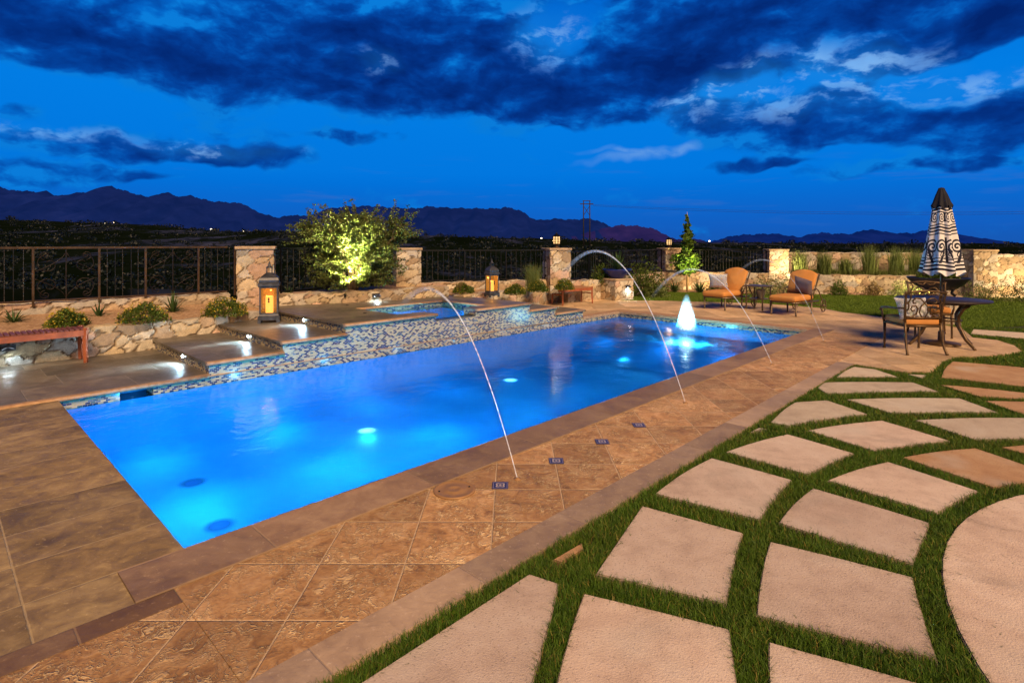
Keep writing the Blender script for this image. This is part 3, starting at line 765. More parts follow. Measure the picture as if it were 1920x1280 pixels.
# ---- pavers
PAV = [
 ([(1570,707),(1602,688),(1640,692.5),(1682,707)], 'paver_pale', 'small wedge-shaped pale paver at the far tip of the paver field'),
 ([(1535,727),(1550,717),(1710,717),(1757,734),(1553,738)], 'paver_pale', 'wide flat pale paver just nearer than the far tip wedge'),
 ([(1590,749),(1798,747),(1868,773),(1673,774)], 'paver_pale', 'long pale paver with a faint tan stain near the right'),
 ([(1447,791),(1493,755),(1550,751),(1623,776),(1480,797)], 'paver_pale', 'pale five-sided paver beside the border band at the far end'),
 ([(1518,807),(1653,789),(1777,826),(1640,844)], 'paver', 'diamond paver with a faint round stain in its middle'),
 ([(1720,788),(1930,784),(2040,822),(1830,824)], 'paver_pale', 'coolest palest paver, cut by the right frame edge'),
 ([(1408,809),(1423,801.5),(1438,804)], 'paver_pale', 'tiny pale triangular sliver beside the far border band'),
 ([(1365,847),(1477,815),(1598,850),(1513,888)], 'paver', 'pinkish diamond paver just nearer than the five-sided one'),
 ([(1695,858),(1829,841),(1990,897),(1862,912)], 'paver_tan', 'most orange-tinted paver beside the big round slab'),
 ([(1882,839),(1990,832),(2030,880)], 'paver_tan', 'corner of a tan paver barely showing at the right edge'),
 ([(1556,901),(1666,867),(1829,920),(1755,960)], 'paver', 'orange-pink diamond paver between the pinkish one and the round slab'),
 ([(1232,925),(1335,860),(1481,900),(1422,972)], 'paver', 'plain pink-grey diamond paver touching the long turf edge, mid distance'),
 ([(1465,980),(1527,917),(1738,980),(1728,1005),(1707,1054)], 'paver', 'speckled diamond paver left of the round slab with curved right end'),
 ([(1117,1075),(1204,948),(1393,999),(1378,1050),(1362,1133)], 'paver', 'large square-looking paver right of the beige sliver'),
 ([(1036,1049),(1091,1017),(1094,1030),(1053,1055)], 'paver_tan', 'tiny beige sliver paver lying in the turf near the border band'),
 ([(1424,1152),(1434,1085),(1448,1018),(1707,1083),(1722,1150),(1750,1231)], 'paver', 'largest whole paver, speckled, left of the turf curve round the slab'),
 ([(991,1079),(1045,1097),(1024,1170),(985,1315),(640,1305)], 'paver', 'long foreground paver tapering along the turf edge at the bottom'),
 ([(1035,1345),(1070,1210),(1098,1116),(1362,1181),(1368,1240),(1384,1345)], 'paver', 'big foreground paver cut by the bottom edge, right of the long tapering one'),
 ([(1448,1207),(1800,1305),(1850,1420),(1470,1420)], 'paver', 'foreground paver mostly below the bottom edge, its back corner showing'),
 ([(1850,752),(1990,756),(2060,782),(1925,778)], 'paver_tan', 'tan paver at the right edge behind the long pale one'),
 ([(1765,722),(1800,724),(2010,747),(1990,752),(1838,743)], 'paver_tan', 'narrow tan strip paver in front of the big tan slab'),
 ([(1767,708),(1788,678),(1990,696),(2020,736)], 'paver_tan', 'big tan slab below the round patio end at right'),
 ([(1702,701.5),(1738,703),(1728,709)], 'paver_pale', 'tiny pale triangle where turf strips meet below the dining chair'),
 ([(1827,617.5),(1990,629),(1990,641),(1822,626)], 'paver_pale', 'pale strip paver between the lawn and the patio end'),
]
arc = [(1990,918),(1920,930),(1850,951),(1812,970),(1795,984),(1781,1015),(1776,1049),(1778,1080),(1783,1111),(1797,1155),(1815,1198),(1858,1282),(1960,1400)]
PAV.append((arc+[(2300,1400),(2300,950),(2100,915)], 'paver', 'big round speckled slab at the right edge of the foreground'))
def shrink(P, k):
    c = np.mean(np.array(P), 0); out = []
    for p in P:
        v = np.array(p)-c; L = np.linalg.norm(v); out.append(tuple(c+v*max(.1, (L-k)/L)))
    return out
def circ(a, b, c):
    ax, ay, bx, by, cx, cy = *a, *b, *c
    d = 2*(ax*(by-cy)+bx*(cy-ay)+cx*(ay-by))
    return np.array([((ax*ax+ay*ay)*(by-cy)+(bx*bx+by*by)*(cy-ay)+(cx*cx+cy*cy)*(ay-by))/d, ((ax*ax+ay*ay)*(cx-bx)+(bx*bx+by*by)*(ax-cx)+(cx*cx+cy*cy)*(bx-ax))/d])
CC = circ(*[tuple(G(a, b)[:2]) for a, b in ((1920, 930), (1776, 1049), (1815, 1198))])
def curved(P):
    out = []
    for k in range(len(P)):
        a, b = np.array(P[k])-CC, np.array(P[(k+1) % len(P)])-CC
        ra, rb = np.linalg.norm(a), np.linalg.norm(b); ta, tb = math.atan2(a[1], a[0]), math.atan2(b[1], b[0])
        if tb-ta > PI: tb -= 2*PI
        if ta-tb > PI: tb += 2*PI
        n = 8 if np.linalg.norm(a-b) > .25 else 1
        for q in range(n):
            f = q/n; r = ra+(rb-ra)*f; th = ta+(tb-ta)*f; lin = a+(b-a)*f; pol = np.array([r*math.cos(th), r*math.sin(th)])
            out.append(tuple(CC+lin*.25+pol*.75))
    return out
paver_polys = []
for pts, mt, lb in PAV:
    P = [tuple(G(a, b)[:2]) for a, b in pts]
    if 'round speckled' in lb:
        r_ = float(np.mean([np.linalg.norm(np.array(tuple(G(a, b)[:2]))-CC) for a, b in arc[1:11]])); P = [(CC[0]+r_*math.cos(q), CC[1]+r_*math.sin(q)) for q in np.linspace(0, 2*PI, 73)[:-1]]
    if 'round speckled' not in lb and 'sliver' not in lb and 'tiny' not in lb and 'long foreground' not in lb: P = curved(P)
    if 'sliver' not in lb and 'tiny' not in lb: P = shrink(P, -.016)
    paver_polys.append(P)
    mb = MB(); mb.poly(P, -.05, .002)
    me = mb.mesh('paver'); bm = bmesh.new(); bm.from_mesh(me)
    bmesh.ops.bevel(bm, geom=[e for e in bm.edges if all(v.co.z > -.01 for v in e.verts)], offset=.005, segments=2, affect='EDGES'); bm.to_mesh(me); bm.free()
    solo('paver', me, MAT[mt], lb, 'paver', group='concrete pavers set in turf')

# ---- turf blades in the joints
def sample_poly(P, dens, y0, y1, x_lim=None):
    xs = [p[0] for p in P]; a0, a1 = min(xs), max(xs); b0, b1 = max(min(p[1] for p in P), y0), min(max(p[1] for p in P), y1)
    # stay inside what could be seen, with a margin
    m = .1
    half = lambda y: y*.95+1.3
    a0 = max(a0, -half(b1)); a1 = min(a1, half(b1))
    if a1 <= a0 or b1 <= b0: return np.zeros((0, 2))
    N = int((a1-a0)*(b1-b0)*dens)
    q = np.stack([rng.uniform(a0, a1, N), rng.uniform(b0, b1, N)], 1)
    k = inpoly(q[:, 0], q[:, 1], P) & (np.abs(q[:, 0]) < q[:, 1]*.95+1.3)
    return q[k]
bases = []; hh = []; ww = []; ll = []
for (y0, y1, dens, wd) in ((1.3, 3.0, 32000, .0025), (3.0, 4.6, 21000, .0031), (4.6, 7.0, 12000, .0045), (7., 11.2, 4800, .007)):
    q = sample_poly(turf_poly, dens, y0, y1)
    keep = np.ones(len(q), bool)
    for P in paver_polys:
        A_ = np.array(P); small = np.ptp(A_[:, 0])*np.ptp(A_[:, 1]) < .12; keep &= ~inpoly(q[:, 0], q[:, 1], shrink(P, -.012 if small else .004))
    keep &= ~inpoly(q[:, 0], q[:, 1], patio_poly)
    q = q[keep]; n = len(q)
    cl = .5+.5*np.sin(q[:, 0]*21+np.sin(q[:, 1]*17)*2)*np.sin(q[:, 1]*23+q[:, 0]*5)
    bases.append(np.column_stack([q, np.full(n, -.03)])); hh.append(rng.uniform(.038, .064, n)*(.85+.3*cl)); ww.append(np.full(n, wd)*rng.uniform(.7, 1.3, n)); ll.append(rng.uniform(.1, .95, n))
o = link('turf_grass', blades(np.vstack(bases), np.concatenate(hh), np.concatenate(ww), np.concatenate(ll), 'turf_grass'), MAT['grass']); o['kind'] = 'stuff'; o['label'] = 'strips of green turf growing between the concrete pavers'; o['category'] = 'grass'
# clippings fallen on the slabs close to the turf
cq = []
for P in paver_polys:
    A_ = np.array(P); c_ = A_.mean(0)
    for k in range(len(P)):
        a_, b_ = A_[k], A_[(k+1) % len(P)]; n_ = int(np.linalg.norm(a_-b_)*16)
        if n_: f_ = rng.uniform(0, 1, (n_, 1)); q_ = a_+(b_-a_)*f_; cq.append(q_+(c_-q_)*(rng.exponential(.07, (n_, 1))))
cq = np.vstack(cq); n = len(cq); a_ = rng.uniform(0, 2*PI, n); L_ = rng.uniform(.01, .035, n)
dv_ = np.stack([np.cos(a_), np.sin(a_)], 1); sd_ = np.stack([-dv_[:, 1], dv_[:, 0]], 1)*.0011
b0 = np.column_stack([cq-sd_, np.full(n, .0035)]); b1 = np.column_stack([cq+sd_, np.full(n, .0035)]); b2 = np.column_stack([cq+dv_*L_[:, None], rng.uniform(.004, .012, n)])
o = link('grass_clippings', soup('grass_clippings', np.stack([b0, b1, b2], 1).reshape(-1, 3), 3, None, tris=[(0, 1, 2)]), MAT['grass']); o['kind'] = 'stuff'; o['label'] = 'loose grass clippings scattered on the pavers'; o['category'] = 'clippings'
bases = []; hh = []; ww = []; ll = []
for (y0, y1, dens, wd) in ((8, 13, 4200, .009), (13, 19.5, 2000, .014)):
    q = sample_poly(lawn_poly, dens, y0, y1); 
    keep = ~inpoly(q[:, 0], q[:, 1], patio_poly)
    for P in paver_polys: keep &= ~inpoly(q[:, 0], q[:, 1], P)
    q = q[keep]; n = len(q)
    bases.append(np.column_stack([q, np.full(n, -.03)])); hh.append(rng.uniform(.035, .06, n)); ww.append(np.full(n, wd)); ll.append(rng.uniform(.1, .8, n))
o = link('lawn_grass', blades(np.vstack(bases), np.concatenate(hh), np.concatenate(ww), np.concatenate(ll), 'lawn_grass'), MAT['lawn']); o['kind'] = 'stuff'; o['label'] = 'short mown green lawn between the patio and the back wall'; o['category'] = 'grass'

# ================================================================== SPA AND STEPS
S0, S1, S2, S3 = .02, .17, .305, .44
VF = 4.10
def slab_edge(mb, u0, u1, z):       # rounded front nosing along the pool face
    mb.tube([W(u0, VF-.035, z-.022), W(u1, VF-.035, z-.022)], .023, 8)
    uvbox(mb, u0, u1, VF-.035, VF+.02, z-.045, z+.0012)
def step(label, u0, u1, z, zprev, vb, left=True):
    t = thing('terrace_step', label, 'step', W(u0, VF, 0), 0, 'tiled terrace steps beside the pool')
    mb = MB(); uvbox(mb, u0, u1, VF, vb, -.011, z-.03); part('mosaic_riser', mb, MAT['mosaic'], t, True)
    mb = MB(); uvbox(mb, u0-(.03 if left else 0), u1+(0 if left else .03), VF+.0225, vb, z-.0295, z); part('tread_slab', mb, MAT['terrace_slab'], t, True)
    mb = MB(); slab_edge(mb, u0-(.03 if left else 0), u1+(0 if left else .03), z); part('nosing', mb, MAT['bullnose'], t, True)
    return t
def led(parent, sx, sy, u, z, e=9.):
    # LED set in the riser that faces the left end of the pool
    k = (u+.93)/((G(sx, sy, z)-O).dot(U)+.93) if False else 1
    # point on the riser plane seen at sx
    r = Vector(((sx-960)/F, 1, 0)); s = (u-((Vector((0, 0, 0))-O).dot(U)))/r.dot(U); p = r*s
    v = (p-O).dot(V)
    mb = MB(); c = W(u-.004, v, z)
    M = Matrix.Translation(c) @ Matrix.Rotation(ANG, 4, 'Z') @ Matrix.Rotation(-PI/2, 4, 'Y')
    ring = MB(); ring.lathe([(.022, -.004), (.024, .006), (.016, .009), (.0155, .004)], n=14)
    ring.v = [tuple(M @ Vector(x)) for x in ring.v]
    b = part('step_light', ring, MAT['steel'], parent, True)
    mb = MB(); mb.lathe([(.0154, .003), (.021, .010), (.013, .018)], n=14); mb.v = [tuple(M @ Vector(x)) for x in mb.v]
    q = link('light_lens', mb.mesh('light_lens'), MAT['led'], b)
    q.matrix_parent_inverse = Matrix.Identity(4)
    lamp('step_lamp', 'SPOT', W(u-.035, v, z), e, (.52, .80, 1), -U*1.0+Vector((0, 0, -.02)), .02, 165, .6)
    lamp('step_lamp', 'SPOT', W(u-.035, v, z+.015), e*2.2, (.52, .80, 1), -U*1.0+Vector((0, 0, -.10))+V*.15, .02, 60, 1.)
mb = MB()
t0 = thing('terrace_landing', 'lowest stone landing along the pool, under the red bench', 'landing', W(-.6, VF, 0))
mb = MB(); uvbox(mb, -.62, 1.45, VF+.0225, 6.62, -.02, S0); uvbox(mb, -9, -.6225, VF+.04, 6.62, -.02, S0-.004); part('landing_slab', mb, MAT['terrace_slab'], t0, True)
mb = MB(); slab_edge(mb, -.62, 1.45, S0); part('nosing', mb, MAT['bullnose'], t0, True)
s1 = step('lowest tiled step, left of the tall grey lantern', 1.45, 2.36, S1, S0, 6.62)
s2 = step('second tiled step, carrying the tall grey lantern', 2.36, 3.28, S2, S1, 7.0)
led(s1, 344, 662, 1.45, .105, 25); led(s2, 467, 627, 2.36, .24, 25)
r1 = step('upper tiled step on the far side of the spa', 7.23, 8.02, S2, S3, 6.5, False)
r2 = step('lower tiled step on the far side of the spa', 8.02, 8.95, S1, S2, 6.6, False)
# spa block
SU0, SU1, SV0, SV1 = 4.37, 6.40, 4.42, 5.74
CH0, CH1 = 4.93, 5.82          # spillway
spa = thing('raised_spa', 'raised square spa with mosaic front wall and spillway into the pool', 'spa', W(3.28, VF, 0))
mb = MB(); uvbox(mb, 3.28, CH0, VF, SV0, -.011, S3-.03); uvbox(mb, CH1, 7.23, VF, SV0, -.011, S3-.03); uvbox(mb, CH0, CH1, VF, SV0, -.011, .305)
uvbox(mb, 3.28, SU0, SV0, 7.3, -.011, S3-.03); uvbox(mb, SU1, 7.23, SV0, 6.6, -.011, S3-.03); uvbox(mb, SU0, SU1, SV1, 7.2, -.011, S3-.03)
part('mosaic_wall', mb, MAT['mosaic'], spa, True)
mb = MB()
z0, z1 = S3-.0295, S3
uvbox(mb, 3.25, CH0, VF+.0225, SV0+.02, z0, z1); uvbox(mb, CH1, 7.26, VF+.0225, SV0+.02, z0, z1)
uvbox(mb, 3.25, SU0+.02, SV0+.0225, 7.3, z0, z1); uvbox(mb, SU1-.02, 7.26, SV0+.0225, 6.6, z0, z1); uvbox(mb, SU0+.0225, SU1-.0225, SV1-.02, 7.25, z0, z1)
part('deck_slab', mb, MAT['terrace_slab'], spa, True)
mb = MB(); slab_edge(mb, 3.25, CH0, S3); slab_edge(mb, CH1, 7.26, S3)
for a, b in (((SU0+.03, SV1-.03), (SU1-.03, SV1-.03)), ((SU1-.03, SV0+.03), (SU1-.03, SV1-.03))): mb.tube([W(*a, z1-.02), W(*b, z1-.02)], .025, 8)
part('nosing', mb, MAT['bullnose'], spa, True)
mb = MB(); mb.add([W(SU0, SV0, -.3), W(SU1, SV0, -.3), W(SU1, SV1, -.3), W(SU0, SV1, -.3)], [(0, 1, 2, 3)])
for a, b in (((SU0+.003, SV0), (SU0+.003, SV1)), ((SU0, SV1-.003), (SU1, SV1-.003)), ((SU1-.003, SV1), (SU1-.003, SV0)), ((SU0, SV0+.003), (SU1, SV0+.003))):
    mb.add([W(*a, -.3), W(*b, -.3), W(*b, .29), W(*a, .29)], [(0, 1, 2, 3)])
part('spa_basin', mb, MAT['plaster'], spa, True)
mb = MB(); mb.add([W(SU0, SV0, .345), W(SU1, SV0, .345), W(SU1, SV1, .345), W(SU0, SV1, .345)], [(0, 1, 2, 3)])
mb.add([W(CH0, VF-.005, .338), W(CH1, VF-.005, .338), W(CH1, SV0, .345), W(CH0, SV0, .345)], [(0, 1, 2, 3)])
part('spa_water', mb, MAT['spawater'], spa, True)
# thin falling film over the weir
me = bpy.data.meshes.new('spill_sheet')
vs = []; cs = []
for i in range(25):
    for j in range(12):
        f = i/24; g = j/11; vs.append(W(CH0+.02+(CH1-CH0-.04)*f, VF-.008-.03*g**.5, .336-.44*g)); a = (.16+.2*abs(math.sin(i*2.1))*abs(math.sin(i*.7)))*(1-.7*g); cs.append((a, a, a))
me.from_pydata(vs, [], [(i*12+j, (i+1)*12+j, (i+1)*12+j+1, i*12+j+1) for i in range(24) for j in range(11)]); setcol(me, np.array(cs))
part('spill_sheet', me, MAT['jet'], spa, True)
led(spa, 571, 597, 3.28, .375, 25)
# small dark lids on the spa deck
for sx, sy in ((651, 572), (684, 587)):
    mb = MB(); mb.lathe([(.03, 0), (.03, .004), (.022, .006)], n=14); solo('air_button', mb, MAT['black'], 'small black button on the spa deck, %s' % ('farther left one' if sx == 651 else 'nearer one by the spa edge'), 'button', G(sx, sy, S3+.0005), group='black buttons on the spa deck')

def m_soft(name, r, em=None, est=0., base=(0, .1, .4), a0=.8, inner=.25):
    m, t, bs = newmat(name); q = t.sep(t.obj()); rad = t.math('SQRT', t.math('ADD', t.math('MULTIPLY', q[0], q[0]), t.math('MULTIPLY', q[1], q[1])))
    al = t.math('MULTIPLY', t.mr(rad, r*inner, r, 1, 0, True), a0); setp(t, bs, Base_Color=base, Roughness=.8, Alpha=al)
    if em: setp(t, bs, Emission_Color=em, Emission_Strength=est)
    return m
MAT['drain'] = m_soft('drain_blue', .15, a0=.75, base=(.0, .14, .5))
MAT['poollamp'] = m_soft('pool_lens_glow', .15, (.4, .92, 1), 2.6, (.5, .9, 1), .95, .08)
floor_z = lambda p: float(floor_at((p-O).dot(U), (p-O).dot(V)))
# pool lamps on the floor
for lb, sx, sy in (('brightest round underwater lamp, nearest of the three', 688, 808), ('middle round underwater lamp in the pool', 957, 713), ('farthest round underwater lamp in the pool', 1170, 672)):
    zf = -.66 if sx < 700 else (-.66 if sx < 1000 else -.66)
    for _ in range(6): p = G(sx, sy, zf+.004); zf = floor_z(p)
    p = G(sx, sy, zf+.004)
    t = thing('pool_lamp', lb, 'lamp', p, group='underwater lamps')
    mb = MB(); mb.lathe([(.05, -.02), (.05, .002), (.03, .003)], n=20); part('lamp_rim', mb, MAT['steel'], t)
    mb = MB(); mb.add([(.15*math.cos(q*PI/16), .15*math.sin(q*PI/16), .008) for q in range(32)], [tuple(range(32))]); part('lens_glow', mb, MAT['poollamp'], t)  # soft disc wider than the rim paints the glow round the lens
for lb, sx, sy in (('round drain cover on the pool floor, farther of the two', 362, 905), ('round drain cover on the pool floor, nearest the coping', 412, 985)):
    mb = MB(); mb.add([(.15*math.cos(q*PI/16), .15*math.sin(q*PI/16), .004) for q in range(32)], [tuple(range(32))]); solo('floor_drain', mb, MAT['drain'], lb, 'drain', G(sx, sy, -.686), group='pool floor drains')
CY = (.14, .62, 1)
for sx, sy, e in ((688, 808, 3.), (957, 713, 1.5), (1170, 672, 1.2)):
    lamp('pool_lamp_glow', 'POINT', G(sx, sy, -.60), e, (.3, .85, 1), size=0)
for i in range(7):
    for j in range(3):
        u = .7+1.32*i
        lamp('pool_fill', 'POINT', W(u, .75+1.3*j, -.2), (33, 31, 22, 12, 6.5, 4, 4)[i]*(1.3, 1., .7)[j], CY, size=0.)  # added fill lamps spread through the water, no fixtures
lamp('skimmer_fill', 'POINT', W(.71, 4.28, -.06), .5, (.2, .65, 1), size=0)  # added lamp brightens the niche, no fixture in it
lamp('spa_glow', 'POINT', W(5.2, 5.0, .1), 26, (.25, .75, 1), size=0)
lamp('spa_glow', 'POINT', W(5.9, 4.8, .15), 16, (.25, .75, 1), size=0)

# bubbler
B = G(1287, 622, ZW)
me = bpy.data.meshes.new('bubbler_fountain')
prof = [(.62, .004, .0), (.45, .012, .1), (.32, .03, .3), (.235, .06, .7), (.2, .1, 1), (.185, .18, 1), (.16, .30, .85), (.13, .44, .58), (.10, .56, .34), (.065, .66, .14), (.02, .74, .0)]
vs = []; cs = []; n = 28
for r, z, a in prof:
    for j in range(n):
        q = 2*PI*j/n; k = 1+.05*math.sin(5*q+z*9); vs.append((r*k*math.cos(q), r*k*math.sin(q), z)); cs.append((a, a, a))
me.from_pydata(vs, [], [(i*n+j, i*n+(j+1) % n, (i+1)*n+(j+1) % n, (i+1)*n+j) for i in range(len(prof)-1) for j in range(n)])
me.polygons.foreach_set('use_smooth', [True]*len(me.polygons)); setcol(me, np.array(cs))
solo('bubbler_fountain', me, MAT['bubbler'], 'glowing white cone of bubbling water on the far pool shelf', 'fountain', B)
lamp('bubbler_glow', 'POINT', B+Vector((0, 0, .3)), 26, (.3, .85, 1), size=0)
lamp('bubbler_glow', 'POINT', B+Vector((0, 0, -.09)), 90, (.2, .8, 1), size=0)

# deck jets
for lb, (bx, by), sa, za, se, alpha in (('nearest arching water jet rising from the deck', (.037, 3.84), .98, 1.235, 1.42, .95), ('second arching jet, tallest, in front of the blue bowl', (1.74, 5.67), 1.09, 1.51, 1.62, .95),
                                 ('third arching jet, crossing in front of the left chaise', (3.44, 7.47), 1.107, 1.22, 1.8, .9), ('faintest arching jet, farthest, in front of the right chaise', (5.09, 9.22), .975, 1.31, 1.45, .45)):
    n = 60; pts = []; rs = []; cs = []
    for i in range(n):
        s = se*i/(n-1); z = za*(1-(1-s/sa)**2); pts.append(Vector((bx, by, z))+V*s)
        f = s/se; rs.append(.0042+.004*f+.055*max(0, f-.38)**1.35); cs += [(alpha*min(1, 1.1-.35*f)*(1 if f < .6 else max(0, 1-(f-.6)/.4)**1.1),)*3]*10
    mb = MB(); mb.tube(pts, rs, 10, False); me = mb.mesh('water_jet'); setcol(me, np.array(cs))
    solo('water_jet', me, MAT['jet'], lb, 'water jet', group='arching deck jets')
    mb = MB(); mb.lathe([(.026, 0), (.025, .004), (.012, .006), (.008, .012)], n=16)
    solo('jet_nozzle', mb, MAT['lid'], lb.split(' ')[0].replace('faintest', 'farthest')+' small tan nozzle set in the deck under its jet', 'nozzle', (bx, by, 0), group='deck jet nozzles')
# blue accent tiles and skimmer lid
for lb, sx, sy in (('blue patterned accent tile beside the nearest jet', 938, 910), ('blue patterned accent tile, second from the skimmer lid', 1043, 864), ('blue patterned accent tile, third from the skimmer lid', 1129, 828), ('blue patterned accent tile, fourth from the skimmer lid', 1198, 797)):
    mb = MB(); mb.box((0, 0, .002), (.105, .105, .004)); solo('accent_tile', mb, MAT['accent'], lb, 'tile', G(sx, sy, .002), .0, group='blue accent tiles in the deck')
t = thing('skimmer_lid', 'round tan skimmer lid set in the deck by the coping', 'lid', G(852, 919, 0))
mb = MB(); mb.lathe([(.135, .001), (.135, .008), (.125, .012), (.118, .008), (.06, .008), (.055, .011), (.03, .011), (.025, .008)], n=40); part('lid_disc', mb, MAT['lid'], t)
for a in (.35, 3.5):
    mb = MB(); mb.lathe([(.006, .0), (.006, .0135)], (math.cos(a)*.1, math.sin(a)*.1, 0), 10); part('screw', mb, MAT['black'], t)

# ================================================================== WALLS
def wall(label, path, z0, z1, th, seed, step=.025, cw=.3, ch=.17, name='stone_wall', relief=.015):
    me = stone_wall(path, z0, z1, th, seed, step, cw, ch, relief, name)
    return solo(name, me, MAT['stone'], label, 'wall')
ZS = .46
wall('low stone retaining wall behind the left red bench', [W(-3.2, 6.5)[:2], W(0, 6.45)[:2], W(2.3, 6.4)[:2], W(3.24, 6.62)[:2]], -.02, .415, .22, 3, .02, .32, .2)
wall('low stone wall carrying the iron fence at far left', [W(-3.4, 8.35)[:2], W(-.2, 8.0)[:2], W(2.95, 7.62)[:2]], .3, .675, .3, 5, .025, .42, .17)
wall('low stone planter wall behind the spa, below the big lit shrub', [W(3.6, 7.12)[:2], W(5.15, 6.5)[:2], W(7.05, 6.33)[:2]], .3, .64, .35, 8, .022, .3, .15)
wall('low stone planter wall behind the far red bench', [W(7.15, 5.95)[:2], W(8.1, 6.05)[:2], W(10.6, 6.42)[:2], W(12.3, 6.75)[:2]], -.02, .46, .3, 12, .025, .3, .18)
# planter soil
mb = MB(); fr = [W(-3.4, 6.70, .405), W(0, 6.66, .405), W(2.3, 6.60, .405), W(3.3, 6.82, .405)]; bk = [W(-3.4, 8.4, .52), W(-.2, 8.05, .52), W(2.0, 7.75, .52), W(3.3, 7.6, .52)]
mb.add(fr+bk, [(0, 1, 5, 4), (1, 2, 6, 5), (2, 3, 7, 6)]); struct('planter_soil', mb, MAT['gravel'])
P1, P2, P3, P4, P5, P6 = Vector((-4.72, 10.45)), Vector((-2.55, 13.6)), Vector((1.18, 14.95)), Vector((5.72, 20.6)), Vector((9.05, 19.4)), Vector((14.25, 17.3))
mb = MB(); mb.poly([W(3.5, 7.3)[:2], W(5.15, 6.8)[:2], W(7.1, 6.62)[:2], W(7.9, 8.3)[:2], (-2.9, 13.9), (-5.2, 11.0)], .3, .585); struct('planter_soil', mb, MAT['gravel'])
mb = MB(); mb.poly([W(7.2, 6.2)[:2], W(10.6, 6.7)[:2], W(12.5, 7.0)[:2], (3.2, 17.4), (1.3, 15.7), (-2.2, 13.9), W(7.95, 8.2)[:2], W(7.1, 6.64)[:2]], .2, .44); struct('planter_soil', mb, MAT['gravel'])
wall('low wall under the fence right of the lit shrub', [(-2.3, 13.55), (-.6, 14.25), (.9, 14.85)], .3, .63, .3, 15, .03, .4, .17)
wall('low wall under the fence between the two lamp-topped pillars', [(1.5, 15.2), (2.6, 16.3), (4.0, 18.2), (5.5, 20.3)], -.1, .56, .3, 17, .035, .4, .2)
wall('low curved wall behind the young staked tree and left chaise', [(5.3, 19.9), (6.4, 20.2), (7.6, 19.6), (8.9, 18.85), (10.2, 18.35), (12.2, 17.8), (14.0, 17.35)], -.1, .57, .35, 19, .035, .36, .2)
wall('tall stone garden wall behind the ornamental grasses', [(9.3, 19.7), (10.4, 19.5), (12.4, 18.9), (14.3, 18.2)], .3, 1.27, .35, 23, .035, .38, .22)
wall('tall stone garden wall at the right edge', [(14.6, 17.25), (16.4, 16.9), (19., 16.4)], -.1, 1.25, .35, 29, .03, .36, .22)
mb = MB(); mb.poly([(8.9, 19.1), (10.2, 18.6), (12.2, 18.05), (14.0, 17.6), (14.4, 18.4), (12.4, 19.1), (9.4, 19.9)], .2, .54); struct('planter_soil', mb, MAT['gravel'])

def pillar(label, c, w, rz, z0, z1, seed):
    t = thing('stone_pillar', label, 'pillar', (c.x, c.y, z0), rz, 'stone pillars along the garden wall')
    me = stone_post(0, 0, w, w, 0, 0, z1-z0-.06, seed, .026, .3, .2); part('stone_shaft', me, MAT['stone'], t)
    mb = MB(); mb.rbox((0, 0, z1-z0-.03), (w+.07, w+.07, .06), .015); part('cap_stone', mb, MAT['cap'], t)
    return t
pillar('stone pillar behind the tall grey lantern', P1, .6, .35, .3, 1.545, 31)
pillar('stone pillar partly hidden by the right side of the lit shrub', P2, .58, .42, .3, 1.49, 37)
pillar('nearer stone pillar topped by a lit lamp', P3, .56, .3, .3, 1.475, 41)
pillar('farther stone pillar topped by a lit lamp, left of the young tree', P4, .58, .25, 0, 1.43, 43)
pillar('stone pillar behind the left chaise where fence meets tall wall', P5, .6, -.1, 0, 1.40, 47)
pillar('stone pillar right of the closed parasol', P6, .66, -.1, -.1, 1.41, 53)

